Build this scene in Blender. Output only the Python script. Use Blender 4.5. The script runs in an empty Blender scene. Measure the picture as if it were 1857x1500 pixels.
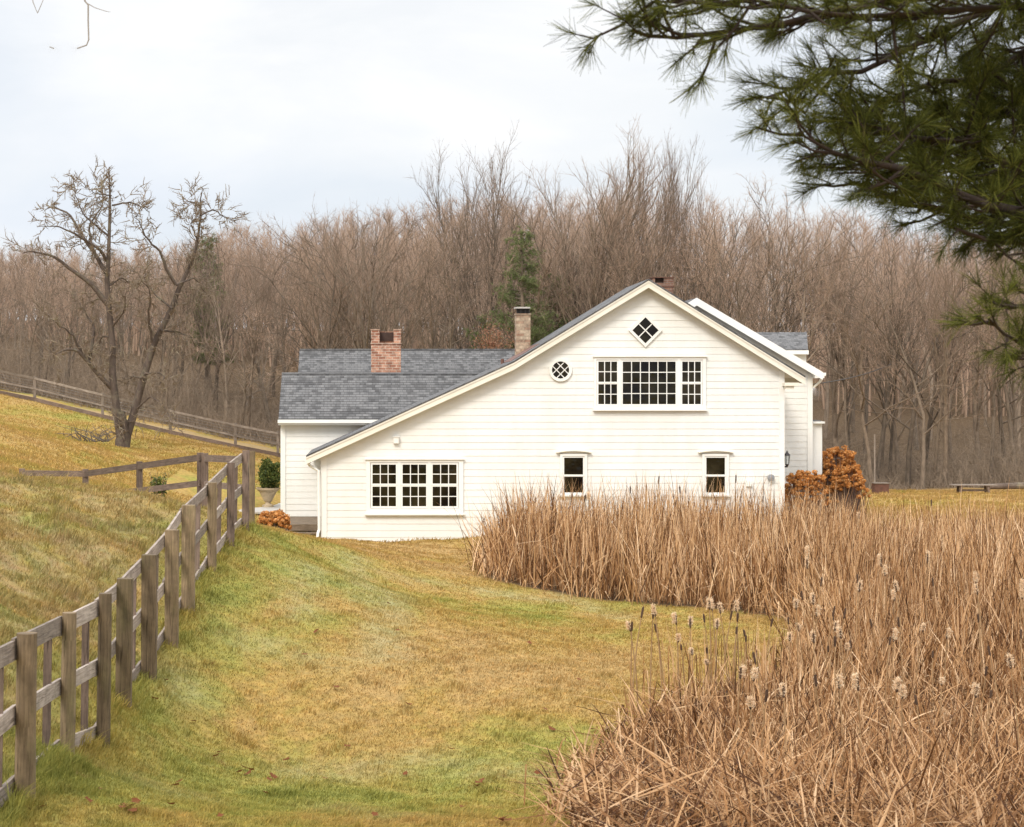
import bpy, math, random
import numpy as np
from mathutils import Vector

SC = bpy.context.scene
COL = SC.collection
RNG = np.random.default_rng(7)
random.seed(7)
F, U0, V0 = 3200.0, 680.0, 700.0          # focal length in photo pixels, vanishing point of the house depth lines


def W(u, v, d):
    """world point seen at photo pixel (u, v), d metres away (camera eye is the origin)"""
    return np.array([(u - U0) * d / F, d, (V0 - v) * d / F])


# ---------------------------------------------------------------- mesh helpers
def mesh_np(name, V, Fc, mat, parent=None, uv=None, smooth=False):
    """V (n,3); Fc list of (m,k) int arrays"""
    me = bpy.data.meshes.new(name)
    if not isinstance(Fc, (list, tuple)):
        Fc = [Fc]
    V = np.asarray(V, dtype=np.float32)
    Fc = [np.asarray(f, dtype=np.int32) for f in Fc if len(f)]
    me.vertices.add(len(V))
    me.vertices.foreach_set('co', V.ravel())
    idx = np.concatenate([f.ravel() for f in Fc])
    tot = np.concatenate([np.full(len(f), f.shape[1], np.int32) for f in Fc])
    start = np.concatenate([[0], np.cumsum(tot)[:-1]]).astype(np.int32)
    me.loops.add(len(idx))
    me.loops.foreach_set('vertex_index', idx)
    me.polygons.add(len(tot))
    me.polygons.foreach_set('loop_start', start)
    me.polygons.foreach_set('loop_total', tot)
    if smooth:
        me.polygons.foreach_set('use_smooth', np.ones(len(tot), bool))
    if uv is not None:
        l = me.uv_layers.new(name='UVMap')
        l.data.foreach_set('uv', np.asarray(uv, np.float32).ravel())
    me.update(calc_edges=True)
    me.validate()
    me.materials.append(mat)
    ob = bpy.data.objects.new(name, me)
    COL.objects.link(ob)
    if parent is not None:
        ob.parent = parent
        ob.matrix_parent_inverse = parent_inv(parent)
    return ob


def parent_inv(p):
    from mathutils import Matrix
    m = Matrix.Translation(p.location)
    q = p.parent
    while q is not None:
        m = Matrix.Translation(q.location) @ m if False else m
        q = q.parent
    return m.inverted() if p.type == 'EMPTY' else Matrix.Identity(4)


class MB:
    """collects polygons with metre UVs and builds ONE mesh object"""
    def __init__(s):
        s.v, s.f, s.uv = [], [], []

    def poly(s, pts, uv=None):
        i = len(s.v)
        pts = [tuple(map(float, p)) for p in pts]
        s.v += pts
        s.f.append(list(range(i, i + len(pts))))
        if uv is None:
            a = np.array(pts)
            n = np.cross(a[1] - a[0], a[2] - a[0])
            k = int(np.argmax(np.abs(n)))
            uv = [(p[1], p[2]) if k == 0 else (p[0], p[2]) if k == 1 else (p[0], p[1]) for p in pts]
        s.uv += list(uv)

    def hexa(s, c):
        """8 corners: bottom 0-3 ccw, top 4-7 ccw"""
        for q in ((3, 2, 1, 0), (4, 5, 6, 7), (0, 1, 5, 4), (1, 2, 6, 5), (2, 3, 7, 6), (3, 0, 4, 7)):
            s.poly([c[i] for i in q])

    def box(s, x0, x1, y0, y1, z0, z1):
        s.hexa([(x0, y0, z0), (x1, y0, z0), (x1, y1, z0), (x0, y1, z0),
                (x0, y0, z1), (x1, y0, z1), (x1, y1, z1), (x0, y1, z1)])

    def prism_xz(s, pts, y0, y1):
        """polygon in x,z extruded from y0 (front) to y1"""
        s.poly([(p[0], y0, p[1]) for p in pts])
        s.poly([(p[0], y1, p[1]) for p in reversed(pts)])
        n = len(pts)
        for i in range(n):
            a, b = pts[i], pts[(i + 1) % n]
            s.poly([(a[0], y1, a[1]), (b[0], y1, b[1]), (b[0], y0, b[1]), (a[0], y0, a[1])])

    def ring_xz(s, outer, inner, y0, y1):
        """frame between two outlines with the same number of points, front at y0"""
        n = len(outer)
        for i in range(n):
            j = (i + 1) % n
            a, b, c, d = outer[i], outer[j], inner[j], inner[i]
            s.poly([(a[0], y0, a[1]), (b[0], y0, b[1]), (c[0], y0, c[1]), (d[0], y0, d[1])])
            s.poly([(a[0], y1, a[1]), (b[0], y1, b[1]), (b[0], y0, b[1]), (a[0], y0, a[1])])
            s.poly([(d[0], y0, d[1]), (c[0], y0, c[1]), (c[0], y1, c[1]), (d[0], y1, d[1])])

    def beam(s, a, b, w, h, up=(0, 0, 1)):
        """board from a to b; w across, h along up; a and b on the centre line"""
        a, b, up = np.array(a, float), np.array(b, float), np.array(up, float)
        t = (b - a) / np.linalg.norm(b - a)
        sd = np.cross(t, up); sd /= np.linalg.norm(sd)
        u2 = np.cross(sd, t)
        c = []
        for p in (a, b):
            c.append([p - sd * w / 2 - u2 * h / 2, p + sd * w / 2 - u2 * h / 2, p + sd * w / 2 + u2 * h / 2, p - sd * w / 2 + u2 * h / 2])
        A, B = c
        L = np.linalg.norm(b - a)
        o = random.random() * 7
        for i in range(4):
            j = (i + 1) % 4
            ww = w if i % 2 == 0 else h
            s.poly([A[i], A[j], B[j], B[i]], [(o, i * .4), (o, i * .4 + ww), (o + L, i * .4 + ww), (o + L, i * .4)])
        s.poly([A[3], A[2], A[1], A[0]]); s.poly(B)

    def tube(s, pts, r, n=8, cap=True):
        P = np.array(pts, float)
        R = np.full(len(P), r) if np.isscalar(r) else np.array(r, float)
        T = np.gradient(P, axis=0)
        T /= np.linalg.norm(T, axis=1)[:, None] + 1e-9
        ref = np.array([0, 0, 1.]) if abs(T[0][2]) < .9 else np.array([1., 0, 0])
        rings = []
        for p, t, rr in zip(P, T, R):
            a = np.cross(t, ref); a /= np.linalg.norm(a)
            b = np.cross(t, a)
            rings.append([p + rr * (a * math.cos(k * 2 * math.pi / n) + b * math.sin(k * 2 * math.pi / n)) for k in range(n)])
        i0 = len(s.v)
        L = 0
        for i in range(len(P) - 1):
            l = np.linalg.norm(P[i + 1] - P[i])
            for k in range(n):
                j = (k + 1) % n
                w = 2 * math.pi * R[i] / n
                s.poly([rings[i][k], rings[i][j], rings[i + 1][j], rings[i + 1][k]],
                       [(L, k * w), (L, k * w + w), (L + l, k * w + w), (L + l, k * w)])
            L += l
        if cap:
            s.poly(list(reversed(rings[0]))); s.poly(rings[-1])

    def lathe(s, c, prof, n=16):
        """prof list of (r, z) about the vertical through c"""
        for i in range(len(prof) - 1):
            (r0, z0), (r1, z1) = prof[i], prof[i + 1]
            for k in range(n):
                a0, a1 = 2 * math.pi * k / n, 2 * math.pi * (k + 1) / n
                q = [(c[0] + r * math.cos(a), c[1] + r * math.sin(a), c[2] + z) for r, z, a in
                     ((r0, z0, a0), (r0, z0, a1), (r1, z1, a1), (r1, z1, a0))]
                s.poly(q)

    def build(s, name, mat, parent=None, smooth=False):
        by = {}
        for f, k in zip(s.f, range(len(s.f))):
            by.setdefault(len(f), []).append(k)
        Fs, uvs = [], []
        off = np.cumsum([0] + [len(f) for f in s.f])
        UV = np.array(s.uv)
        for n, ks in by.items():
            Fs.append(np.array([s.f[k] for k in ks]))
            uvs.append(np.concatenate([UV[off[k]:off[k] + n] for k in ks]))
        return mesh_np(name, np.array(s.v), Fs, mat, parent, np.concatenate(uvs), smooth)


def tag(o, label=None, cat=None, group=None, kind=None):
    if label: o['label'] = label
    if cat: o['category'] = cat
    if group: o['group'] = group
    if kind: o['kind'] = kind
    return o


def thing(name, loc, label, cat, group=None):
    o = bpy.data.objects.new(name, None)
    o.empty_display_size = .3
    o.location = [float(q) for q in loc]
    COL.objects.link(o)
    return tag(o, label, cat, group)


def copy_thing(o):
    c = o.copy(); COL.objects.link(c)
    for ch in list(o.children):
        d = ch.copy(); COL.objects.link(d); d.parent = c
        d.matrix_parent_inverse = ch.matrix_parent_inverse.copy()
    return c


# ---------------------------------------------------------------- materials
def new_mat(name):
    m = bpy.data.materials.new(name); m.use_nodes = True
    nt = m.node_tree
    b = nt.nodes['Principled BSDF']
    return m, nt, b


def N(nt, typ, **kw):
    n = nt.nodes.new(typ)
    for k, v in kw.items():
        if k.startswith('i_'):
            n.inputs[k[2:].replace('_', ' ')].default_value = v
        else:
            setattr(n, k, v)
    return n


def ramp(nt, stops, interp='LINEAR'):
    r = nt.nodes.new('ShaderNodeValToRGB')
    r.color_ramp.interpolation = interp
    el = r.color_ramp.elements
    while len(el) < len(stops): el.new(.5)
    for e, (p, c) in zip(el, stops):
        e.position = p; e.color = (*c, 1)
    return r


def mixc(nt, fac, a, b, mode='MIX'):
    m = nt.nodes.new('ShaderNodeMix'); m.data_type = 'RGBA'; m.blend_type = mode
    for sock, val in ((m.inputs[0], fac), (m.inputs[6], a), (m.inputs[7], b)):
        if hasattr(val, 'type') and hasattr(val, 'links'): nt.links.new(val, sock)
        else: sock.default_value = val if not isinstance(val, tuple) else (*val, 1)
    return m.outputs[2]


def bump(nt, b, height, strength=.3, dist=.02):
    n = N(nt, 'ShaderNodeBump'); n.inputs['Strength'].default_value = strength; n.inputs['Distance'].default_value = dist
    nt.links.new(height, n.inputs['Height']); nt.links.new(n.outputs[0], b.inputs['Normal'])


def noise(nt, scale, detail=4, rough=.6, vec=None, dist=0):
    n = N(nt, 'ShaderNodeTexNoise')
    n.inputs['Scale'].default_value = scale; n.inputs['Detail'].default_value = detail; n.inputs['Roughness'].default_value = rough
    n.inputs['Distortion'].default_value = dist
    if vec is not None: nt.links.new(vec, n.inputs['Vector'])
    return n.outputs['Fac']


def scaled(nt, vec, s):
    m = N(nt, 'ShaderNodeMapping'); m.inputs['Scale'].default_value = s
    nt.links.new(vec, m.inputs['Vector'])
    return m.outputs[0]


def geo_pos(nt):
    return N(nt, 'ShaderNodeNewGeometry').outputs['Position']


def mat_paint(name, c, dirt=.5):
    m, nt, b = new_mat(name)
    p = geo_pos(nt)
    a = noise(nt, 1.1, 5, .65, scaled(nt, p, (1, 1, .35)))
    g = noise(nt, 9, 3, .6, scaled(nt, p, (.6, 1, 2.2)))
    r1 = ramp(nt, [(.3, tuple(x * y for x, y in zip(c, (.93, .92, .89)))), (.62, c)])
    nt.links.new(a, r1.inputs[0])
    r2 = ramp(nt, [(.35, (.95, .945, .93)), (.6, (1, 1, 1))])
    nt.links.new(g, r2.inputs[0])
    nt.links.new(mixc(nt, dirt, r1.outputs[0], r2.outputs[0], 'MULTIPLY'), b.inputs['Base Color'])
    b.inputs['Roughness'].default_value = .55
    bump(nt, b, noise(nt, 60, 3, .6, scaled(nt, p, (.2, 1, 1))), .08, .004)
    return m


def mat_shingle():
    m, nt, b = new_mat('asphalt_shingle')
    uv = N(nt, 'ShaderNodeUVMap').outputs[0]
    def brick(w, h, off):
        br = N(nt, 'ShaderNodeTexBrick', offset=off, offset_frequency=2)
        br.inputs['Scale'].default_value = 1
        br.inputs['Brick Width'].default_value = w; br.inputs['Row Height'].default_value = h
        br.inputs['Mortar Size'].default_value = .008; br.inputs['Mortar Smooth'].default_value = .2
        br.inputs['Color1'].default_value = (.0, .0, .0, 1); br.inputs['Color2'].default_value = (1, 1, 1, 1)
        br.inputs['Mortar'].default_value = (0, 0, 0, 1)
        nt.links.new(uv, br.inputs['Vector'])
        return br
    b1, b2 = brick(.21, .137, .43), brick(.13, .137, .71)
    mx = mixc(nt, .42, b1.outputs['Color'], b2.outputs['Color'])
    r = ramp(nt, [(.0, (.065, .062, .061)), (.3, (.092, .089, .088)), (.5, (.142, .138, .136)), (1, (.185, .179, .175))])
    nt.links.new(mx, r.inputs[0])
    n = noise(nt, 3.0, 4, .7, uv)
    r2 = ramp(nt, [(.3, (.84, .85, .86)), (.7, (1.12, 1.11, 1.1))])
    nt.links.new(n, r2.inputs[0])
    c = mixc(nt, 1, r.outputs[0], r2.outputs[0], 'MULTIPLY')
    nt.links.new(c, b.inputs['Base Color'])
    b.inputs['Roughness'].default_value = .9
    bump(nt, b, mx, .5, .012)
    return m


def mat_brick(name, c1, c2, mortar, w=.21, h=.075):
    m, nt, b = new_mat(name)
    uv = N(nt, 'ShaderNodeUVMap').outputs[0]
    br = N(nt, 'ShaderNodeTexBrick')
    br.inputs['Scale'].default_value = 1; br.inputs['Brick Width'].default_value = w; br.inputs['Row Height'].default_value = h
    br.inputs['Mortar Size'].default_value = .012; br.inputs['Mortar Smooth'].default_value = .3; br.inputs['Bias'].default_value = .1
    br.inputs['Color1'].default_value = (*c1, 1); br.inputs['Color2'].default_value = (*c2, 1); br.inputs['Mortar'].default_value = (*mortar, 1)
    nt.links.new(uv, br.inputs['Vector'])
    r = ramp(nt, [(.32, (.5, .47, .46)), (.68, (1.35, 1.3, 1.25))])
    nt.links.new(noise(nt, 5, 5, .75, uv), r.inputs[0])
    nt.links.new(mixc(nt, 1, br.outputs[0], r.outputs[0], 'MULTIPLY'), b.inputs['Base Color'])
    b.inputs['Roughness'].default_value = .95
    bump(nt, b, br.outputs['Fac'], -.6, .01)
    return m


def mat_wood(name, dark, light, moss=None, moss_amt=.5, mottled=True):
    """weathered wood, grain along U of the metre UVs"""
    m, nt, b = new_mat(name)
    uv = N(nt, 'ShaderNodeUVMap').outputs[0]
    isl = N(nt, 'ShaderNodeNewGeometry').outputs['Random Per Island']
    g = noise(nt, 1, 5, .7, scaled(nt, uv, (2.5, 45, 1)), .6)
    r = ramp(nt, [(.28, dark), (.5, tuple((x + y) / 2 for x, y in zip(dark, light))), (.72, light)])
    nt.links.new(g, r.inputs[0])
    c = r.outputs[0]
    p = geo_pos(nt)
    if moss:
        rm = ramp(nt, [(.62 - .25 * moss_amt, (0, 0, 0)), (.72, (.75, .75, .75))])
        nt.links.new(noise(nt, 2.2, 5, .7, scaled(nt, p, (2, 2, .7))), rm.inputs[0])
        c = mixc(nt, rm.outputs[0], c, moss)
    rb = ramp(nt, [(.3, (.68, .66, .64)), (.65, (1.12, 1.1, 1.08))])
    nt.links.new(noise(nt, 3.5, 4, .7, p), rb.inputs[0])
    c = mixc(nt, 1, c, rb.outputs[0], 'MULTIPLY')
    # drying cracks along the grain, and every timber its own tone
    rc = ramp(nt, [(.60, (1, 1, 1)), (.68, (.38, .35, .32))])
    nt.links.new(noise(nt, 1, 3, .6, scaled(nt, uv, (1.1, 26, 1)), 1.2), rc.inputs[0])
    c = mixc(nt, 1, c, rc.outputs[0], 'MULTIPLY')
    ro_ = ramp(nt, [(0, (.66, .64, .6)), (.5, (.95, .93, .9)), (1, (1.2, 1.2, 1.18))])
    nt.links.new(N(nt, 'ShaderNodeObjectInfo').outputs['Random'], ro_.inputs[0])
    c = mixc(nt, 1, c, ro_.outputs[0], 'MULTIPLY')
    nt.links.new(c, b.inputs['Base Color'])
    b.inputs['Roughness'].default_value = .9
    bump(nt, b, g, .7, .01)
    return m


def mat_bark(name, a, bcol, lichen=None):
    m, nt, b = new_mat(name)
    oi = N(nt, 'ShaderNodeObjectInfo').outputs['Random']
    p = N(nt, 'ShaderNodeTexCoord').outputs['Object']
    g = noise(nt, 4, 5, .75, scaled(nt, p, (1.5, 1.5, .5)))
    r = ramp(nt, [(.3, a), (.7, bcol)])
    nt.links.new(g, r.inputs[0])
    c = r.outputs[0]
    if lichen:
        rl = ramp(nt, [(.52, (0, 0, 0)), (.66, (.7, .7, .7))])
        nt.links.new(noise(nt, 2.4, 4, .7, p), rl.inputs[0])
        c = mixc(nt, rl.outputs[0], c, lichen)
    rr = ramp(nt, [(0, (.58, .56, .54)), (.5, (.98, .95, .9)), (.85, (1.2, 1.12, 1.02)), (1, (1.5, 1.45, 1.38))])
    nt.links.new(oi, rr.inputs[0])
    nt.links.new(mixc(nt, 1, c, rr.outputs[0], 'MULTIPLY'), b.inputs['Base Color'])
    b.inputs['Roughness'].default_value = .95
    return m


def mat_island(name, stops, rough=.8, patch=None, patch_scale=.5, spec=.3, trans=0):
    """colour differs from blade to blade (random per island), with larger natural patches"""
    m, nt, b = new_mat(name)
    isl = N(nt, 'ShaderNodeNewGeometry').outputs['Random Per Island']
    r = ramp(nt, stops)
    nt.links.new(isl, r.inputs[0])
    c = r.outputs[0]
    if patch:
        rp = ramp(nt, [(.35, patch[0]), (.65, patch[1])])
        nt.links.new(noise(nt, patch_scale, 4, .65, geo_pos(nt)), rp.inputs[0])
        c = mixc(nt, 1, c, rp.outputs[0], 'MULTIPLY')
    nt.links.new(c, b.inputs['Base Color'])
    b.inputs['Roughness'].default_value = rough
    b.inputs['Specular IOR Level'].default_value = spec
    if trans:
        tr = N(nt, 'ShaderNodeBsdfTranslucent')
        nt.links.new(c, tr.inputs[0])
        mx = N(nt, 'ShaderNodeMixShader'); mx.inputs[0].default_value = trans
        nt.links.new(b.outputs[0], mx.inputs[1]); nt.links.new(tr.outputs[0], mx.inputs[2])
        nt.links.new(mx.outputs[0], nt.nodes['Material Output'].inputs[0])
    return m


def mat_plain(name, c, rough=.6, metal=0, var=.25, scale=8):
    m, nt, b = new_mat(name)
    r = ramp(nt, [(.3, tuple(x * (1 - var) for x in c)), (.7, tuple(x * (1 + var) for x in c))])
    nt.links.new(noise(nt, scale, 4, .65, geo_pos(nt)), r.inputs[0])
    nt.links.new(r.outputs[0], b.inputs['Base Color'])
    b.inputs['Roughness'].default_value = rough; b.inputs['Metallic'].default_value = metal
    return m


def weathered(m):
    """older, browner stalks where the 'aged' attribute is high"""
    nt = m.node_tree
    b = nt.nodes['Principled BSDF']
    src = b.inputs['Base Color'].links[0].from_socket
    at = N(nt, 'ShaderNodeAttribute', attribute_name='aged')
    r = ramp(nt, [(0, (1.12, 1.1, 1.1)), (1, (.86, .77, .70))])
    nt.links.new(at.outputs['Fac'], r.inputs[0])
    c = mixc(nt, 1, src, r.outputs[0], 'MULTIPLY')
    for l in list(src.links):
        if l.to_node.type in ('BSDF_PRINCIPLED', 'BSDF_TRANSLUCENT'):
            nt.links.new(c, l.to_socket)
    return m


def mat_glass():
    m, nt, b = new_mat('window_glass')
    p = geo_pos(nt)
    r = ramp(nt, [(.34, (.004, .003, .003)), (.5, (.016, .013, .006)), (.62, (.03, .024, .012)), (.75, (.035, .02, .014))])
    nt.links.new(noise(nt, 1.1, 3, .6, p), r.inputs[0])
    nt.links.new(r.outputs[0], b.inputs['Base Color'])
    b.inputs['Roughness'].default_value = .06
    b.inputs['IOR'].default_value = 1.3
    bump(nt, b, noise(nt, 2.6, 2, .5, p), .5, .03)
    return m


def grass_colour(nt, p):
    """the lawn's own colour: patches of green, straw and tan turf"""
    big = noise(nt, .16, 4, .6, p, .5)
    mid = noise(nt, .75, 5, .7, scaled(nt, p, (1, .55, 1)), .6)
    fine = noise(nt, 7, 4, .7, p)
    att = N(nt, 'ShaderNodeAttribute', attribute_name='dry')
    s = N(nt, 'ShaderNodeMath', operation='MULTIPLY_ADD'); s.inputs[1].default_value = .42
    nt.links.new(big, s.inputs[0])
    m2 = N(nt, 'ShaderNodeMath', operation='MULTIPLY_ADD'); m2.inputs[1].default_value = .72
    nt.links.new(mid, m2.inputs[0]); nt.links.new(s.outputs[0], m2.inputs[2])
    s.inputs[2].default_value = -.05
    ad = N(nt, 'ShaderNodeMath', operation='ADD')
    nt.links.new(m2.outputs[0], ad.inputs[0]); nt.links.new(att.outputs['Fac'], ad.inputs[1])
    r = ramp(nt, [(.24, (.18, .195, .042)), (.37, (.295, .285, .07)), (.48, (.355, .285, .078)), (.58, (.41, .278, .088)), (.72, (.43, .285, .115))])
    nt.links.new(ad.outputs[0], r.inputs[0])
    rf = ramp(nt, [(.3, (.68, .70, .68)), (.7, (1.28, 1.22, 1.16))])
    nt.links.new(fine, rf.inputs[0])
    c = mixc(nt, 1, r.outputs[0], rf.outputs[0], 'MULTIPLY')
    # wheel tracks and worn spots where the turf is bleached
    pa = N(nt, 'ShaderNodeAttribute', attribute_name='pale')
    rp = ramp(nt, [(.35, (.2, .2, .2)), (.65, (1, 1, 1))])
    nt.links.new(noise(nt, 2.5, 5, .7, p), rp.inputs[0])
    f = N(nt, 'ShaderNodeMath', operation='MULTIPLY')
    nt.links.new(pa.outputs['Fac'], f.inputs[0]); nt.links.new(rp.outputs[0], f.inputs[1])
    c = mixc(nt, f.outputs[0], c, (.42, .39, .22))
    # the rough bank: mossy olive and brown, unmown
    ra = N(nt, 'ShaderNodeAttribute', attribute_name='rough')
    rr = ramp(nt, [(.38, (.15, .15, .15)), (.62, (.9, .9, .9))])
    nt.links.new(noise(nt, 1.3, 5, .75, p, .6), rr.inputs[0])
    fr = N(nt, 'ShaderNodeMath', operation='MULTIPLY')
    nt.links.new(ra.outputs['Fac'], fr.inputs[0]); nt.links.new(rr.outputs[0], fr.inputs[1])
    rcol = ramp(nt, [(.35, (.215, .2, .08)), (.5, (.34, .265, .125)), (.65, (.38, .25, .13))])
    nt.links.new(noise(nt, 2.6, 5, .75, p, .5), rcol.inputs[0])
    c = mixc(nt, fr.outputs[0], c, rcol.outputs[0])
    # scattered tufts of browner dead turf
    rt = ramp(nt, [(.60, (0, 0, 0)), (.70, (.55, .55, .55))])
    nt.links.new(noise(nt, 1.9, 6, .75, scaled(nt, p, (1, .7, 1)), .8), rt.inputs[0])
    return mixc(nt, rt.outputs[0], c, (.27, .155, .062))


def mat_ground():
    m, nt, b = new_mat('turf_ground')
    p = geo_pos(nt)
    g = grass_colour(nt, p)
    litter = ramp(nt, [(.3, (.055, .035, .02)), (.55, (.125, .083, .048)), (.75, (.22, .155, .095))])
    nt.links.new(noise(nt, 5, 6, .75, p), litter.inputs[0])
    a = N(nt, 'ShaderNodeAttribute', attribute_name='litter')
    c = mixc(nt, a.outputs['Fac'], g, litter.outputs[0])
    a2 = N(nt, 'ShaderNodeAttribute', attribute_name='track')
    c = mixc(nt, a2.outputs['Fac'], c, (.40, .29, .17))
    nt.links.new(c, b.inputs['Base Color'])
    b.inputs['Roughness'].default_value = 1
    b.inputs['Specular IOR Level'].default_value = .1
    bump(nt, b, noise(nt, 14, 6, .75, scaled(nt, p, (1, .5, 1))), .9, .05)
    return m


def mat_grass(name, lo=.7, hi=1.3):
    m, nt, b = new_mat(name)
    g = grass_colour(nt, geo_pos(nt))
    isl = N(nt, 'ShaderNodeNewGeometry').outputs['Random Per Island']
    r = ramp(nt, [(0, (lo, lo * 1.05, lo)), (.8, (1.05, 1.02, .95)), (1, (hi * 1.1, hi, hi * .95))])
    nt.links.new(isl, r.inputs[0])
    c = mixc(nt, 1, g, r.outputs[0], 'MULTIPLY')
    nt.links.new(c, b.inputs['Base Color'])
    b.inputs['Roughness'].default_value = .8; b.inputs['Specular IOR Level'].default_value = .2
    tr = N(nt, 'ShaderNodeBsdfTranslucent'); nt.links.new(c, tr.inputs[0])
    mx = N(nt, 'ShaderNodeMixShader'); mx.inputs[0].default_value = .3
    nt.links.new(b.outputs[0], mx.inputs[1]); nt.links.new(tr.outputs[0], mx.inputs[2])
    nt.links.new(mx.outputs[0], nt.nodes['Material Output'].inputs[0])
    return m


M = dict(
    paint=mat_paint('white_clapboard_paint', (.85, .835, .79)),
    trim=mat_paint('white_trim_paint', (.88, .865, .82), .3),
    rake=mat_paint('cream_rake_paint', (.84, .79, .68), .4),
    shingle=mat_shingle(),
    brick=mat_brick('red_chimney_brick', (.27, .10, .06), (.52, .29, .20), (.52, .42, .34), .24, .09),
    tanbrick=mat_brick('tan_chimney_stone', (.26, .14, .09), (.50, .41, .30), (.36, .29, .21), .26, .1),
    copper=mat_plain('aged_copper', (.155, .075, .055), .6, .2, .35, 5),
    glass=mat_glass(),
    darkmetal=mat_plain('dark_metal', (.035, .03, .03), .5, .4),
    soot=mat_plain('sooty_flue', (.06, .036, .028), .95),
    greymetal=mat_plain('grey_metal', (.34, .35, .36), .4, .5),
    lampglass=mat_plain('lantern_glass', (.42, .44, .43), .2),
    post=mat_wood('mossy_post_wood', (.11, .076, .042), (.33, .24, .145), (.18, .155, .065), .6),
    rail=mat_wood('weathered_rail_wood', (.19, .15, .125), (.52, .44, .385), (.22, .20, .14), .1),
    oldwood=mat_wood('grey_old_wood', (.10, .07, .055), (.27, .195, .155), (.2, .18, .12), .1),
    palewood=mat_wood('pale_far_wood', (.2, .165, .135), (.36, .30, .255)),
    deck=mat_wood('deck_wood', (.13, .095, .065), (.30, .235, .165)),
    stone=mat_plain('terrace_stone', (.46, .43, .39), .9, 0, .15, 3),
    urn=mat_plain('cast_stone', (.42, .33, .22), .9, 0, .25, 6),
    rock=mat_plain('grey_rock', (.12, .11, .10), .9, 0, .4, 5),
    rust=mat_plain('rust_brown_panel', (.13, .06, .04), .9, 0, .3, 7),
    ground=mat_ground(),
    grass=mat_grass('lawn_blade'),
    bark=mat_bark('woodland_bark', (.095, .072, .053), (.26, .205, .155)),
    twig=mat_bark('woodland_twig', (.252, .175, .127), (.41, .298, .222)),
    brush=mat_bark('brush_stem', (.12, .088, .062), (.33, .255, .185)),
    oldbark=mat_bark('gnarled_bark', (.09, .064, .052), (.23, .175, .14), (.30, .265, .18)),
    oldtwig=mat_bark('lichen_twig', (.13, .098, .075), (.25, .2, .15), (.30, .275, .19)),
    pinebark=mat_bark('pine_bark', (.026, .014, .009), (.065, .036, .024)),
    needle=mat_island('pine_needle', [(0, (.034, .038, .009)), (.4, (.07, .08, .017)), (.8, (.125, .14, .027)), (1, (.24, .235, .055))], .7,
                      ((.65, .65, .6), (1.25, 1.2, 1.1)), 1.1, .12, .25),
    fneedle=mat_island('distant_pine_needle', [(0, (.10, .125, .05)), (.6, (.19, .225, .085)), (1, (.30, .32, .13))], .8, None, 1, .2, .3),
    box=mat_island('boxwood_leaf', [(0, (.04, .06, .015)), (.6, (.09, .12, .025)), (1, (.18, .19, .04))], .6, None, 1, .3, .3),
    hyd=mat_island('dried_hydrangea', [(0, (.32, .13, .04)), (.4, (.56, .24, .07)), (.75, (.70, .34, .11)), (1, (.72, .46, .22))], .9, ((.72, .68, .66), (1.3, 1.3, 1.25)), 3.2, .1, .4),
    hydstem=mat_island('bare_shrub_stem', [(0, (.09, .055, .045)), (1, (.24, .16, .13))], .9),
    beech=mat_island('russet_beech_leaf', [(0, (.24, .12, .075)), (.6, (.36, .19, .12)), (1, (.46, .28, .18))], .9, None, 1, .1, .3),
    reed=mat_island('dead_reed_blade', [(0, (.05, .022, .009)), (.26, (.17, .082, .032)), (.46, (.42, .245, .11)), (.78, (.66, .45, .25)), (1, (.86, .68, .46))], .75,
                    ((.78, .68, .58), (1.15, 1.13, 1.1)), .35, .25, .3),
    stem=mat_island('cattail_stem', [(0, (.26, .155, .075)), (1, (.42, .27, .14))], .8, None, 1, .1),
    spike=mat_plain('brown_cattail_spike', (.075, .04, .022), .95, 0, .4, 40),
    fluff=mat_island('cattail_fluff', [(0, (.86, .60, .38)), (1, (.95, .80, .58))], 1, None, 1, .05, .4),
    leaf=mat_island('fallen_oak_leaf', [(0, (.085, .028, .01)), (.5, (.17, .055, .018)), (1, (.26, .11, .04))], .8, None, 1, .2, .2),
    cable=mat_plain('black_cable', (.05, .04, .035), .7),
)

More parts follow.
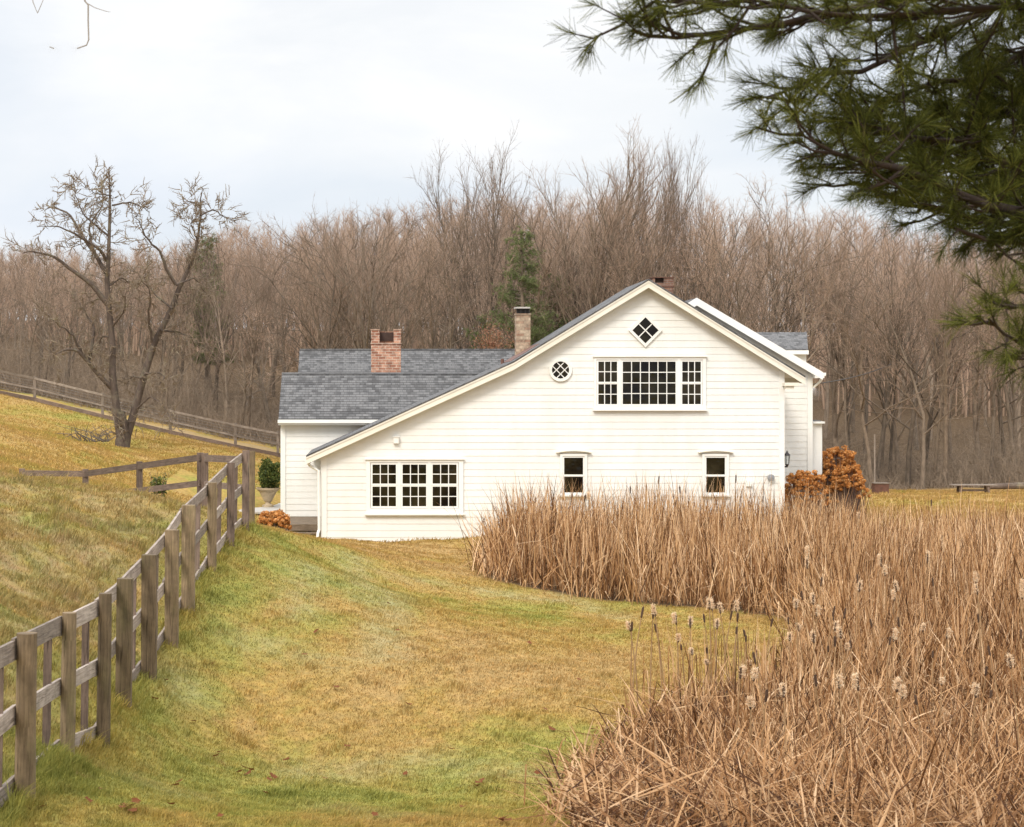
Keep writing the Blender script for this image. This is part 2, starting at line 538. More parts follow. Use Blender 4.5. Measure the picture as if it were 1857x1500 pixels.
# ---------------------------------------------------------------- terrain
CTRL = [  # photo pixel and distance of ground points
    (-80, 1560, 12.6), (45, 1452, 14.7), (122, 1380, 16.9), (187, 1353, 18.4), (225, 1295, 20.4), (270, 1229, 22.4), (311, 1169, 24.2),
    (340, 1110, 26), (384, 1034, 28.8), (418, 986, 31.2), (445, 960, 33.5), (455, 951, 34.5),
    (600, 1500, 14.3), (1050, 1500, 14.5), (1140, 1300, 22), (868, 1045, 40), (1430, 1130, 33), (700, 1200, 25), (650, 1050, 35),
    (505, 964, 37), (560, 975, 40), (750, 1000, 46), (580, 979, 53.3), (920, 972, 53.3), (1430, 972, 53.3), (560, 972, 53), (500, 968, 52),
    (1857, 1500, 17), (1600, 1300, 24), (1857, 1100, 36), (1200, 1012, 47), (1857, 945, 58), (1600, 935, 58), (2100, 1250, 25), (2200, 1000, 50),
    (1600, 900, 70), (1800, 893, 75), (2100, 890, 75),
    (0, 1300, 16.6), (-150, 1300, 16.5), (100, 1150, 20), (0, 1100, 21), (0, 1000, 25), (200, 1000, 27), (0, 900, 29.5), (0, 862, 32), (100, 878, 33), (200, 890, 33),
    (300, 925, 32), (-300, 850, 32), (-300, 1100, 20), (380, 990, 31),
    (253, 935, 40), (363, 940, 38), (155, 905, 42), (50, 885, 43), (440, 955, 36),
    (0, 832, 48), (0, 780, 57), (0, 718, 84), (63, 730, 85), (186, 759, 85), (309, 788, 85), (427, 813, 85), (504, 829, 85),
    (225, 816, 74), (400, 815, 76), (150, 800, 70), (480, 880, 66), (400, 920, 58), (300, 905, 55), (-200, 700, 80), (-200, 800, 50),
    (580, 945, 60), (900, 935, 65), (1400, 930, 66), (1100, 905, 78), (1480, 896, 76), (700, 890, 80),
]
AN = [(-60, 110, 4), (-30, 110, 2.2), (-10, 110, .2), (15, 110, -2), (40, 110, -3.5), (70, 110, -3), (-40, 160, 6), (0, 160, 3), (50, 160, 0), (90, 160, 2),
      (-60, 260, 9), (0, 260, 8), (80, 260, 6), (-90, 500, 14), (0, 500, 14), (120, 500, 14), (-80, 60, 4), (-80, 20, -1), (90, 60, -4), (90, 20, -4),
      (0, 0, -3.3), (-15, 0, -2.6), (20, 0, -4), (0, -40, -3), (-60, -40, -2), (60, -40, -3.5), (8, 9, -3.6), (150, 200, 6), (-150, 200, 12), (200, 20, -3), (-200, 20, 2)]
CP = np.array([W(*c) for c in CTRL] + [np.array(a, float) for a in AN])


def tps_fit(P, lam=.02):
    S = 20.0
    X = P[:, :2] / S
    n = len(X)
    r2 = ((X[:, None] - X[None]) ** 2).sum(-1)
    K = .5 * r2 * np.log(r2 + 1e-12) + lam * np.eye(n) * .05
    A = np.zeros((n + 3, n + 3))
    A[:n, :n] = K; A[:n, n] = 1; A[:n, n + 1:] = X; A[n, :n] = 1; A[n + 1:, :n] = X.T
    w = np.linalg.solve(A, np.concatenate([P[:, 2], [0, 0, 0]]))
    def f(x, y):
        q = np.stack([np.ravel(x), np.ravel(y)], 1) / S
        out = np.empty(len(q))
        for i in range(0, len(q), 60000):
            qq = q[i:i + 60000]
            r2 = ((qq[:, None] - X[None]) ** 2).sum(-1)
            out[i:i + 60000] = (.5 * r2 * np.log(r2 + 1e-12)) @ w[:n] + w[n] + qq @ w[n + 1:]
        return out.reshape(np.shape(x))
    return f


_tps = tps_fit(CP)
FENCE = [(-62, 1200, 1560, 12.6), (45, 1148, 1452, 14.7), (122, 1111, 1380, 16.9), (187, 1076, 1353, 18.4), (223, 1049, 1295, 20.4), (270, 1006, 1229, 22.4), (311, 961, 1169, 24.2),
         (341, 916, 1110, 26), (384, 875, 1034, 28.8), (418, 839, 986, 31.2), (445, 817, 960, 33.5), (456, 818, 951, 34.6)]
FX = np.array([W(u, b, d)[0] for u, t, b, d in FENCE]); FY = np.array([d for *_, d in FENCE])


def wob(x, y):
    return (np.sin(x * 1.7 + 1.3 * np.sin(y * .9)) * np.sin(y * 1.3 + .7 * np.sin(x * 1.1)) +
            .5 * np.sin(x * 4.1 + 2) * np.sin(y * 3.7 + np.sin(x * 2)) + .3 * np.sin(x * 9.3 + y * 2) * np.sin(y * 8.1 - x * 3))


def pasture_side(x, y):
    fx = np.interp(y, FY, FX)
    return np.clip((fx - .1 - x) / .8, 0, 1) * (y < 60)


def H(x, y):
    x = np.asarray(x, float); y = np.asarray(y, float)
    b = _tps(x, y)
    ps = pasture_side(x, y) * (y < 45)
    amp = .022 + .04 * ps + .03 * (y > 45)
    return b + amp * wob(x, y) + .035 * ps * wob(x * 2.1 + 1, y * 1.9)


def GP(u, v, d0=11, d1=110):
    """ground point seen at photo pixel (u, v)"""
    d = np.arange(d0, d1, .1)
    x = (u - U0) * d / F; z = (V0 - v) * d / F
    k = np.nonzero(z <= H(x, d))[0]
    i = k[0] if len(k) else len(d) - 1
    return np.array([x[i], d[i], float(H(x[i], d[i]))])


def inpoly(x, y, P):
    P = np.asarray(P); r = np.zeros(np.shape(x), bool)
    j = len(P) - 1
    for i in range(len(P)):
        xi, yi = P[i][:2]; xj, yj = P[j][:2]
        c = ((yi > y) != (yj > y)) & (x < (xj - xi) * (y - yi) / (yj - yi + 1e-12) + xi)
        r ^= c; j = i
    return r


# reed bed outline on the ground
_edge = [(1035, 1530), (1030, 1440), (1060, 1385), (1105, 1352), (1150, 1322), (1225, 1300), (1310, 1282), (1390, 1256), (1450, 1200), (1472, 1142),
         (1400, 1118), (1290, 1105), (1150, 1094), (1010, 1075), (905, 1055), (868, 1043)]
REED = [GP(u, v)[:2] for u, v in _edge]
REED += [np.array(W(888, 1000, 46)[:2]), np.array(W(925, 985, 49.5)[:2]), np.array(W(1430, 985, 51)[:2]), np.array(W(1560, 985, 50)[:2]), np.array(W(2000, 985, 50)[:2]), (24., 48.), (24., 11.), (REED[0][0] + .1, 11.5)]
REED = np.array([[float(a), float(b)] for a, b in REED])


def dist_poly(x, y, P):
    d = np.full(np.shape(x), 1e9)
    for i in range(len(P)):
        a, b = P[i], P[(i + 1) % len(P)]
        ab = b - a; L = (ab ** 2).sum() + 1e-9
        t = np.clip(((x - a[0]) * ab[0] + (y - a[1]) * ab[1]) / L, 0, 1)
        d = np.minimum(d, np.hypot(x - a[0] - t * ab[0], y - a[1] - t * ab[1]))
    return d


def build_terrain():
    ys = np.concatenate([np.arange(-40, 10, 2.5), np.arange(10, 60, .22), np.arange(60, 100, .6), np.arange(100, 200, 4), np.arange(200, 620, 25)])
    xs = np.concatenate([np.arange(-240, -30, 15), np.arange(-30, -14, .8), np.arange(-14, 20, .22), np.arange(20, 40, .9), np.arange(40, 261, 15)])
    X, Y = np.meshgrid(xs, ys)
    Z = H(X, Y)
    ny, nx = X.shape
    i = np.arange(ny * nx).reshape(ny, nx)
    q = np.stack([i[:-1, :-1], i[:-1, 1:], i[1:, 1:], i[1:, :-1]], -1).reshape(-1, 4)
    ob = mesh_np('ground', np.stack([X, Y, Z], -1).reshape(-1, 3), q, M['ground'], smooth=True)
    x, y = X.ravel(), Y.ravel()
    sd = dist_poly(x, y, REED) * np.where(inpoly(x, y, REED), 1, -1)
    lit = np.clip(sd / .5 + .5 + .35 * wob(x * 2, y * 2), 0, 1)
    u = x / np.maximum(y, 1) * F + U0
    wood = np.clip((y - np.where(u < 560, 88.5, 77.5)) / 2, 0, 1)
    lit = np.maximum(lit, wood)
    a = ob.data.attributes.new('litter', 'FLOAT', 'POINT'); a.data.foreach_set('value', lit.astype(np.float32))
    tr = np.clip(1 - np.abs(y - 87.2) / .9, 0, 1) * (u < 540)
    a = ob.data.attributes.new('track', 'FLOAT', 'POINT'); a.data.foreach_set('value', tr.astype(np.float32))
    a = ob.data.attributes.new('dry', 'FLOAT', 'POINT'); a.data.foreach_set('value', dryness(x, y).astype(np.float32))
    a = ob.data.attributes.new('pale', 'FLOAT', 'POINT'); a.data.foreach_set('value', paleness(x, y).astype(np.float32))
    a = ob.data.attributes.new('rough', 'FLOAT', 'POINT'); a.data.foreach_set('value', (pasture_side(x, y) * (y < 39)).astype(np.float32))
    tag(ob, kind='structure', label='uneven lawn and pasture turf running back to the wood', cat='ground')


DRYP = [(1000, 1180, 4.0, .10), (800, 1230, 3.2, .06), (700, 1290, 2.0, .05), (1100, 1260, 2.5, .07), (450, 1330, 1.3, .03), (780, 1010, 6, .10), (250, 1370, 1.5, -.06),
        (350, 1230, 2.2, -.07), (600, 1440, 2.0, -.08), (420, 1450, 1.6, -.05), (900, 1400, 2.4, -.05), (1000, 1380, 2.2, -.05), (300, 1100, 2.2, -.05), (480, 1010, 3, -.05),
        (950, 1100, 4, -.05), (1300, 1140, 4, .03), (1250, 1180, 3, .0), (640, 1120, 3, -.0), (100, 1380, 1.5, -.07), (160, 1480, 1.6, -.05)]
DRYP = [(GP(u, v)[:2], r, k) for u, v, r, k in DRYP]


def dryness(x, y):
    """how straw-coloured the turf is, patch by patch"""
    d = np.zeros(np.shape(x))
    for c, r, k in DRYP:
        d += 1.5 * k * np.exp(-(((x - c[0]) / (r * .55)) ** 2 + ((y - c[1]) / (r * 1.1)) ** 2) / 1.2)
    d += np.where(y > 44, .05 + .05 * wob(x * .35, y * .3) + .1 * (x > 9), 0)
    ps = pasture_side(x, y) * (y < 45)
    d += ps * (.0 + .085 * wob(x * 1.5 + 2, y * 1.2) + .05 * wob(x * 4 + 1, y * 3.3))
    return d


PALE = [((640, 1010), (665, 1090), .5), ((715, 1075), (690, 1190), .6), ((560, 1030), (540, 1110), .5), ((870, 1070), (1010, 1090), .6), ((980, 1060), (1120, 1120), .5), ((300, 1210), (330, 1260), .45), ((440, 1160), (600, 1200), .35),
        ((540, 1400), (760, 1380), .4), ((820, 1390), (960, 1400), .35), ((600, 1470), (700, 1480), .35), ((250, 1420), (330, 1440), .3), ((620, 1020), (800, 1060), .35)]
PALE = [(GP(*a)[:2], GP(*b)[:2], k) for a, b, k in PALE]


def paleness(x, y):
    """bleached turf along the wheel tracks"""
    d = np.zeros(np.shape(x))
    for a, b, k in PALE:
        ab = b - a; L = (ab ** 2).sum() + 1e-9
        t = np.clip(((x - a[0]) * ab[0] + (y - a[1]) * ab[1]) / L, 0, 1)
        q = np.hypot(x - a[0] - t * ab[0], (y - a[1] - t * ab[1]) * .6)
        d = np.maximum(d, k * np.exp(-(q / .38) ** 2))
    return d


build_terrain()


# ---------------------------------------------------------------- grass and reeds (nobody could count them)
def ribbons(P, Wd, side):
    """P (n,k,3) centre lines, Wd (n,k) widths, side (n,3) -> verts, quads"""
    n, k, _ = P.shape
    L = P - side[:, None] * Wd[..., None] / 2
    R = P + side[:, None] * Wd[..., None] / 2
    V = np.stack([L, R], 2).reshape(-1, 3)
    b = (np.arange(n) * k * 2)[:, None] + (np.arange(k - 1) * 2)[None]
    q = np.stack([b, b + 1, b + 3, b + 2], -1).reshape(-1, 4)
    return V, q


def build_lawn_grass():
    n = 520000
    d = np.exp(RNG.uniform(np.log(12.8), np.log(56), n))
    u = RNG.uniform(-40, 1500, n)
    x = (u - U0) * d / F
    keep = ~inpoly(x, d, REED)
    keep &= ~((d > 53.2) & (u > 575))
    keep &= ~((x < -1.0) & (d > 50))
    x, d = x[keep], d[keep]
    ps = pasture_side(x, d)
    n = len(x)
    z = H(x, d)
    rough = ps * (d < 45)
    clump = np.clip(wob(x * 2.2, d * 2.2) * .6 + .5, 0, 1)
    h = RNG.uniform(.014, .034, n) * (1 + .5 * clump) * (1 + 1.5 * rough * (.2 + clump))
    nearf = np.exp(-np.abs(x - np.interp(d, FY, FX)) / .16) * (d < 35)
    h *= 1 + 1.2 * (wob(x * 3.3 + 5, d * 2.9) > .8) + 2.6 * np.exp(-np.abs(d - 53.2) / .15) * (x > -2)
    h *= 1 + 2.6 * nearf
    a = RNG.uniform(0, 2 * np.pi, n)
    lean = RNG.uniform(.2, 1.1, n)
    dx, dy = np.cos(a) * lean, np.sin(a) * lean
    dx += .35; dy -= .15
    B = np.stack([x, d, z - .006], 1)
    mid = B + np.stack([dx * h * .35, dy * h * .35, h * .62], 1)
    tip = B + np.stack([dx * h * 1.0, dy * h * 1.0, h * .95], 1)
    w = RNG.uniform(.004, .008, n) * (d / 14) ** .85
    s = np.stack([np.cos(a + 1.57 + RNG.normal(0, .5, n)), .4 * np.sin(a + 1.57), np.zeros(n)], 1)
    s /= np.linalg.norm(s, axis=1)[:, None]
    V = np.concatenate([B - s * w[:, None] / 2, B + s * w[:, None] / 2, mid + s * w[:, None] * .35, mid - s * w[:, None] * .35, tip])
    i = np.arange(n)
    ob = mesh_np('lawn_grass', V, [np.stack([i, i + n, i + 2 * n, i + 3 * n], 1), np.stack([i + 3 * n, i + 2 * n, i + 4 * n], 1)], M['grass'])
    dr = dryness(x, d)
    at = ob.data.attributes.new('dry', 'FLOAT', 'POINT'); at.data.foreach_set('value', np.tile(dr, 5).astype(np.float32))
    at = ob.data.attributes.new('pale', 'FLOAT', 'POINT'); at.data.foreach_set('value', np.tile(paleness(x, d), 5).astype(np.float32))
    at = ob.data.attributes.new('rough', 'FLOAT', 'POINT'); at.data.foreach_set('value', np.tile(pasture_side(x, d) * (d < 39), 5).astype(np.float32))
    tag(ob, 'short green and straw coloured grass covering lawn and mound', 'grass', kind='stuff')


def build_pasture_grass():
    n = 330000
    d = np.exp(RNG.uniform(np.log(38), np.log(86), n))
    u = RNG.uniform(-60, 1900, n)
    x = (u - U0) * d / F
    left = (u < 512) & ~((x > -7.1) & (d > 58) & (d < 64.3)) & ~((x < -1.0) & (d < 50) & (x > np.interp(d, FY, FX) - .2) & (d < 34))
    left &= ~((d < 36) & (x > -2.6))
    right = (u > 1500) & (d > 50) & (d < 77.5)
    k = left | right
    x, d = x[k], d[k]; n = len(x)
    z = H(x, d)
    cl = np.clip(wob(x * .8, d * .8) * .5 + .5, 0, 1)
    h = RNG.uniform(.03, .08, n) * (1 + .6 * cl)
    a = RNG.uniform(0, 2 * np.pi, n)
    B = np.stack([x, d, z - .005], 1)
    tip = B + np.stack([np.cos(a) * h * .7 + .02, np.sin(a) * h * .5, h], 1)
    w = RNG.uniform(.02, .04, n)
    V = np.concatenate([B - np.array([.5, 0, 0]) * w[:, None], B + np.array([.5, 0, 0]) * w[:, None], tip])
    i = np.arange(n)
    ob = mesh_np('pasture_grass', V, np.stack([i, i + n, i + 2 * n], 1), M['grass'])
    for nm, val in (('dry', dryness(x, d)), ('pale', paleness(x, d)), ('rough', pasture_side(x, d) * (d < 39))):
        at = ob.data.attributes.new(nm, 'FLOAT', 'POINT'); at.data.foreach_set('value', np.tile(val, 3).astype(np.float32))
    tag(ob, 'tan winter grass on the far pasture and far lawn', 'grass', kind='stuff')


build_lawn_grass()
build_pasture_grass()


def blades(B, h, az, lean, bend, width, broken, k=6):
    """dead reed blades: B (n,3) feet, curved ribbons; broken ones fold over"""
    n = len(B)
    t = np.linspace(0, 1, k)[None]
    hd = np.stack([np.cos(az), np.sin(az), np.zeros(n)], 1)
    ang = lean[:, None] + bend[:, None] * t ** 1.6
    fold = np.where(broken[:, None] > 0, np.clip((t - broken[:, None]) * 30, 0, 1), 0)
    ang = ang + fold * (1.5 + .7 * RNG.random(n))[:, None]
    seg = h[:, None] / (k - 1)
    hz = np.cumsum(np.sin(ang) * seg, 1) - np.sin(ang[:, :1]) * seg
    vz = np.cumsum(np.cos(ang) * seg, 1) - np.cos(ang[:, :1]) * seg
    P = B[:, None] + hd[:, None] * hz[..., None] + np.array([0, 0, 1.])[None, None] * vz[..., None]
    g = B[:, 2][:, None] + .02
    P[..., 2] = np.maximum(P[..., 2], g)
    Wd = width[:, None] * np.array([.8, 1, .95, .8, .55, .12])[None, :k]
    a2 = az + np.pi / 2 + RNG.normal(0, .5, n)
    side = np.stack([np.cos(a2), np.sin(a2) * .6, RNG.normal(0, .15, n)], 1)
    side /= np.linalg.norm(side, axis=1)[:, None]
    return ribbons(P, Wd, side)


def build_reeds():
    def sample(n, d0, d1):
        d = np.exp(RNG.uniform(np.log(d0), np.log(d1), n))
        u = RNG.uniform(840, 2000, n)
        x = (u - U0) * d / F
        k = inpoly(x, d, REED)
        x = x + RNG.normal(0, .16, n); d = d + RNG.normal(0, .24, n)
        return x[k], d[k]
    x, y = sample(150000, 12, 51.5)
    e = dist_poly(x, y, REED)
    # thin out by natural clumps
    cl = wob(x * .9 + 3, y * .9) * .5 + .5
    keep = RNG.random(len(x)) < (.45 + .55 * np.clip(cl, 0, 1)) * np.interp(y, [12, 20, 27, 36], [.23, .36, .7, .95])
    x, y, e, cl = x[keep], y[keep], e[keep], cl[keep]
    n = len(x)
    z = H(x, y)
    far = np.clip((y - 20) / 9, 0, 1)
    u = x / y * F + U0
    right = np.clip((u - 1420) / 200, 0, 1)
    hmean = np.interp(y, [12, 14, 16, 19, 21, 24, 26, 29, 34, 44, 51], [.7, .8, .95, .95, .74, .78, 1.15, 1.4, 1.65, 1.85, 1.8])
    hmean = hmean - right * np.interp(y, [30, 44, 51], [.0, .35, .55])
    h = hmean * RNG.normal(.85, .2, n) * np.clip(np.interp(y, [15, 19], [.3, .62]) + e * .55, .3, 1) * np.clip(.85 + .3 * cl, .7, 1.15)
    h = np.clip(h, .15, 2.3)
    az = RNG.uniform(0, 2 * np.pi, n)
    lean = np.abs(RNG.normal(0, .13, n)) + (1 - far) * np.abs(RNG.normal(0, .24, n)) * np.interp(y, [14, 18], [1.7, 1]) + np.exp(-e / .35) * np.abs(RNG.normal(0, 1, n)) * np.interp(y, [24, 32], [.2, .5])
    bend = np.abs(RNG.normal(.22, .3, n)) + (1 - far) * RNG.uniform(0, .75, n)
    fb = RNG.random(n)
    broken = np.where(fb < .28 + .3 * (1 - far), RNG.uniform(.35, .85, n), -1)
    width = RNG.uniform(.006, .017, n) * np.interp(y, [12, 14, 20, 50], [1.1, 1.3, 1.4, 1.7])
    V, q = blades(np.stack([x, y, z - .02], 1), h, az, lean, bend, width, broken)
    # a thin upright fringe of taller stalks along the near edge of the bed
    d3 = RNG.uniform(21.6, 24.2, 230); u3 = RNG.triangular(1140, 1400, 1470, 230)
    x3 = (u3 - U0) * d3 / F
    V3, q3 = blades(np.stack([x3, d3, H(x3, d3) - .02], 1), RNG.uniform(.45, 1.3, 230), RNG.uniform(0, 6.28, 230), np.abs(RNG.normal(0, .09, 230)), np.abs(RNG.normal(.1, .15, 230)),
                    RNG.uniform(.009, .018, 230), np.where(RNG.random(230) < .2, RNG.uniform(.5, .85, 230), -1))
    q = np.concatenate([q, q3 + len(V)]); V = np.concatenate([V, V3]); y = np.concatenate([y, d3])
    # flattened litter of stalks lying over each other near the front and at the feet
    x2, y2 = sample(13000, 12, 50)
    n2 = len(x2)
    z2 = H(x2, y2) + RNG.uniform(.02, .38, n2) * np.interp(y2, [12, 20, 30], [1, 1, .5])
    V2, q2 = blades(np.stack([x2, y2, z2], 1), RNG.uniform(.3, .9, n2), RNG.uniform(0, 6.28, n2), RNG.uniform(.9, 1.6, n2), RNG.uniform(-.1, .5, n2),
                    RNG.uniform(.007, .02, n2) * np.interp(y2, [12, 50], [1.2, 1.6]), np.full(n2, -1.))
    ob = mesh_np('reed_bed', np.concatenate([V, V2]), np.concatenate([q, q2 + len(V)]), M['reed'])
    age = np.concatenate([np.repeat(np.interp(y, [16, 24, 36], [1, .75, 0]), 12), np.repeat(np.interp(y2, [16, 24, 36], [1, .75, .2]), 12)])
    at = ob.data.attributes.new('aged', 'FLOAT', 'POINT'); at.data.foreach_set('value', age.astype(np.float32))
    tag(ob, 'dense bed of dead tan reeds beside the lawn', 'reeds', kind='stuff')


weathered(M['reed'])
build_reeds()

# cattails: each a thing of stem and seed head
def make_cattail(height, kind, rs):
    r = random.Random(rs)
    fl = kind == 'fluff'
    t = thing('cattail', (0, 0, 0), 'x', 'cattail', 'cattails above the reed bed')
    lx, ly = r.uniform(-.09, .09), r.uniform(-.06, .06)
    P = [(lx * (k / 6) ** 2 * height, ly * (k / 6) ** 2 * height, height * k / 6) for k in range(7)]
    m = MB(); m.tube(P, [.0105, .0105, .01, .009, .008, .0065, .005], 5); m.build('stem', M['stem'], t)
    top = np.array(P[-1]); dirn = np.array(P[-1]) - np.array(P[-2]); dirn /= np.linalg.norm(dirn)
    m = MB()
    q = [top - dirn * a for a in (.02, .03, .06, .12, .17, .19)]
    rr = [.004, .012, .0145, .0145, .012, .004]
    m.tube(q, rr, 8); m.build('seed_head', M['spike'], t, True)
    m = MB(); m.tube([top - dirn * .02, top + dirn * .07], [.003, .001], 4); m.build('tip', M['stem'], t)
    if fl:
        n = 420
        ax = np.array([r.uniform(-.025, .025), r.uniform(-.02, .02), 0])
        V = []; Fq = []
        g = np.random.default_rng(rs)
        c = top - dirn * g.uniform(.0, .14, n)[:, None] + ax + g.normal(0, .014, (n, 3))
        o = g.normal(0, 1, (n, 3)); o /= np.linalg.norm(o, axis=1)[:, None]
        p = np.cross(o, g.normal(0, 1, (n, 3))); p /= np.linalg.norm(p, axis=1)[:, None]
        V = np.concatenate([c - p * .005, c + p * .005, c + o * g.uniform(.012, .032, n)[:, None]])
        i = np.arange(n)
        mesh_np('fluff', V, np.stack([i, i + n, i + 2 * n], 1), M['fluff'], t)
    return t


CT = {'brown': [make_cattail(h, 'brown', s) for h, s in ((1.75, 1), (1.6, 2), (1.9, 3))],
      'fluff': [make_cattail(h, 'fluff', s) for h, s in ((1.75, 4), (1.6, 5), (1.9, 6))]}
used = set()


def place_cattail(u, vtop, d, kind):
    x, y = (u - U0) * d / F, d
    g = float(H(x, y)) - .03
    ht = (V0 - vtop) * d / F - g
    src = random.choice(CT[kind])
    base = {1: 1.75, 2: 1.6, 3: 1.9}[CT[kind].index(src) + 1]
    if src.name in used: o = copy_thing(src)
    else: o = src; used.add(src.name)
    o.location = (x, y, g); o.rotation_euler = (0, 0, random.uniform(0, 6.28))
    o.scale = (1 if d < 30 else 1.3, 1 if d < 30 else 1.3, ht / base)
    z = 'above the near reed bed' if d < 27 else 'in the far reed bed before the house'
    tag(o, ('slim cattail with brown spike seed head ' if kind == 'brown' else 'cattail with burst pale woolly seed head ') + z, 'cattail',
        'cattails in the near reed bed' if d < 27 else 'cattails in the far reed bed')


for u, v, d, k in [(1146, 1098, 22, 'brown'), (1144, 1122, 22.3, 'brown'), (1157, 1128, 22.2, 'fluff'), (1179, 1100, 22.5, 'brown'), (1201, 1097, 22.4, 'fluff'), (1206, 1130, 22.6, 'brown'),
                   (1232, 1112, 22.6, 'fluff'), (1230, 1147, 22.4, 'fluff'), (1251, 1120, 22.8, 'fluff'), (1243, 1166, 22.7, 'brown'), (1258, 1178, 22.6, 'fluff'), (1288, 1112, 23, 'brown'),
                   (1290, 1084, 23, 'fluff'), (1301, 1085, 23.2, 'fluff'), (1297, 1125, 22.8, 'fluff'), (1284, 1170, 22.8, 'brown'), (1309, 1104, 23.2, 'brown'), (1320, 1095, 23.2, 'fluff'),
                   (1341, 1092, 23.4, 'fluff'), (1326, 1135, 23.2, 'brown'), (1331, 1107, 23.5, 'brown'), (1351, 1152, 23.4, 'brown'), (1360, 1140, 23.5, 'brown'), (1384, 1118, 24, 'brown'),
                   (1296, 1196, 22.7, 'fluff'), (1365, 1196, 23.4, 'fluff'), (1391, 1176, 23.8, 'brown'), (1404, 1208, 23.4, 'brown'), (1433, 1118, 24.5, 'brown'), (1431, 1150, 24, 'fluff'),
                   (1458, 1130, 24.6, 'fluff'), (1475, 1098, 25, 'fluff'), (1503, 1166, 24.2, 'brown'), (1532, 1164, 24.2, 'fluff'), (1548, 1162, 24, 'brown'), (1515, 1110, 25.4, 'brown'),
                   (1597, 1120, 25, 'brown'), (1705, 1232, 21, 'fluff'), (1786, 1250, 19.5, 'brown'), (1815, 1170, 22, 'brown'), (1850, 1050, 26, 'fluff'), (1660, 1130, 24.5, 'fluff'), (1785, 1060, 26, 'fluff'),
                   (1625, 1070, 26.5, 'fluff'), (1700, 1045, 26.8, 'brown'), (1690, 1180, 23, 'brown')]:
    place_cattail(u, v, d, k)
rr_ = random.Random(9)
for _ in range(44):
    d = math.exp(rr_.uniform(math.log(17), math.log(31)))
    u = rr_.uniform(1330 if d < 21 else 1440, 1880)
    x_ = (u - U0) * d / F
    if not inpoly(np.array([x_]), np.array([d]), REED)[0]: continue
    g_ = float(H(x_, d)); ht_ = float(np.interp(d, [16, 19, 22, 25, 29, 34], [1.15, 1.3, 1.3, 1.4, 1.6, 1.8])) * rr_.uniform(.9, 1.15)
    place_cattail(u, V0 - (g_ + ht_) * F / d, d, 'fluff' if rr_.random() < .7 else 'brown')
for u, v, d, k in [(873, 940, 47, 'brown'), (897, 945, 47, 'brown'), (1142, 880, 45, 'brown'), (1176, 878, 45, 'brown'), (1240, 880, 46, 'brown'), (1220, 905, 43, 'brown'), (921, 935, 46, 'brown'),
                   (1331, 860, 46, 'brown'), (1050, 895, 45, 'brown'), (1187, 862, 46, 'brown'), (1070, 893, 44, 'fluff'), (1380, 897, 45, 'brown'), (960, 900, 45, 'brown'), (1480, 905, 45, 'brown'),
                   (1560, 930, 44, 'fluff'), (1690, 905, 45, 'brown'), (1760, 940, 43, 'brown')]:
    place_cattail(u, v, d, k)


# ---------------------------------------------------------------- the farmhouse
DA = 53.333


def px(u, d=DA): return (u - U0) * d / F
def pz(v, d=DA): return (V0 - v) * d / F


house = thing('farmhouse', (px(1000), DA, pz(975)), 'white clapboard farmhouse with long saltbox gable and grey shingle roofs', 'house')


def siding(name, prof_l, prof_r, z0, z1, y, parent, expo=.205, ymat='paint'):
    """overlapping clapboards between two edge functions of z"""
    m = MB()
    z = z0
    while z < z1 - .01:
        zt = min(z + expo, z1)
        l0, r0, l1, r1 = prof_l(z), prof_r(z), prof_l(zt), prof_r(zt)
        if r0 - l0 < .05: break
        if r1 < l1: l1 = r1 = (l1 + r1) / 2
        # boards of uneven length butted end to end
        u_ = l0 - random.uniform(0, 3.5)
        while u_ < r0:
            n_ = u_ + random.uniform(2.6, 4.9)
            a0, b0 = max(u_ + .0015, l0), min(n_ - .0015, r0)
            a1, b1 = max(u_ + .0015, l1), min(n_ - .0015, r1)
            u_ = n_
            if b0 - a0 < .01 or b1 < a1: continue
            j = random.uniform(-.0025, .0025); k = random.uniform(-.003, .003)
            yb_ = y - .014 + j
            m.poly([(a0, yb_, z + k), (b0, yb_, z - k), (b1, y - .003, zt), (a1, y - .003, zt)])
            m.poly([(a0, y, z + k), (b0, y, z - k), (b0, yb_, z - k), (a0, yb_, z + k)])
        # butt joints
        z = zt
    return m.build(name, M[ymat], parent)


def line_x(a, b):
    return lambda z: a[0] + (b[0] - a[0]) * (z - a[1]) / (b[1] - a[1])


# roof profile of the front block (photo pixels)
RP = [(556, 825), (930, 655), (1173, 507), (1455, 682)]
RPm = [(px(u), pz(v)) for u, v in RP]
TH = .22


def prof_under(x):
    xs = [p[0] for p in RPm]; zs = [p[1] for p in RPm]
    return np.interp(x, xs, zs)


xl, xr = px(583), px(1421)


def pl(z):
    # left wall line, then along the underside of the left rake
    zl = [RPm[0][1], RPm[1][1], RPm[2][1]]; xq = [RPm[0][0], RPm[1][0], RPm[2][0]]
    return max(xl, float(np.interp(z + .12, zl, xq)))


def pr(z):
    zl = [RPm[3][1], RPm[2][1]]; xq = [RPm[3][0], RPm[2][0]]
    return min(xr, float(np.interp(z + .12, zl, xq)))


zb = -4.78
siding('front_gable_wall', pl, pr, zb, RPm[2][1] - .2, DA, house)
# solid body behind the clapboards
m = MB()
body = [(xl + .03, zb - .4), (xr - .03, zb - .4), (xr - .03, float(prof_under(xr)) - .2), (RPm[2][0], RPm[2][1] - .14), (RPm[1][0], RPm[1][1] - .12), (xl + .03, float(prof_under(xl)) - .12)]
m.prism_xz(body, DA + .012, 57.4)
m.build('front_block_wall', M['paint'], house)
# corner boards
m = MB()
m.box(xl - .02, xl + .16, DA - .045, DA + .1, zb - .3, float(prof_under(xl)) - .14)
m.build('corner_board', M['trim'], house)
m = MB()
m.box(xr - .14, xr + .02, DA - .045, DA + .1, zb - .3, float(prof_under(xr)) - .2)
m.build('corner_board', M['trim'], house)


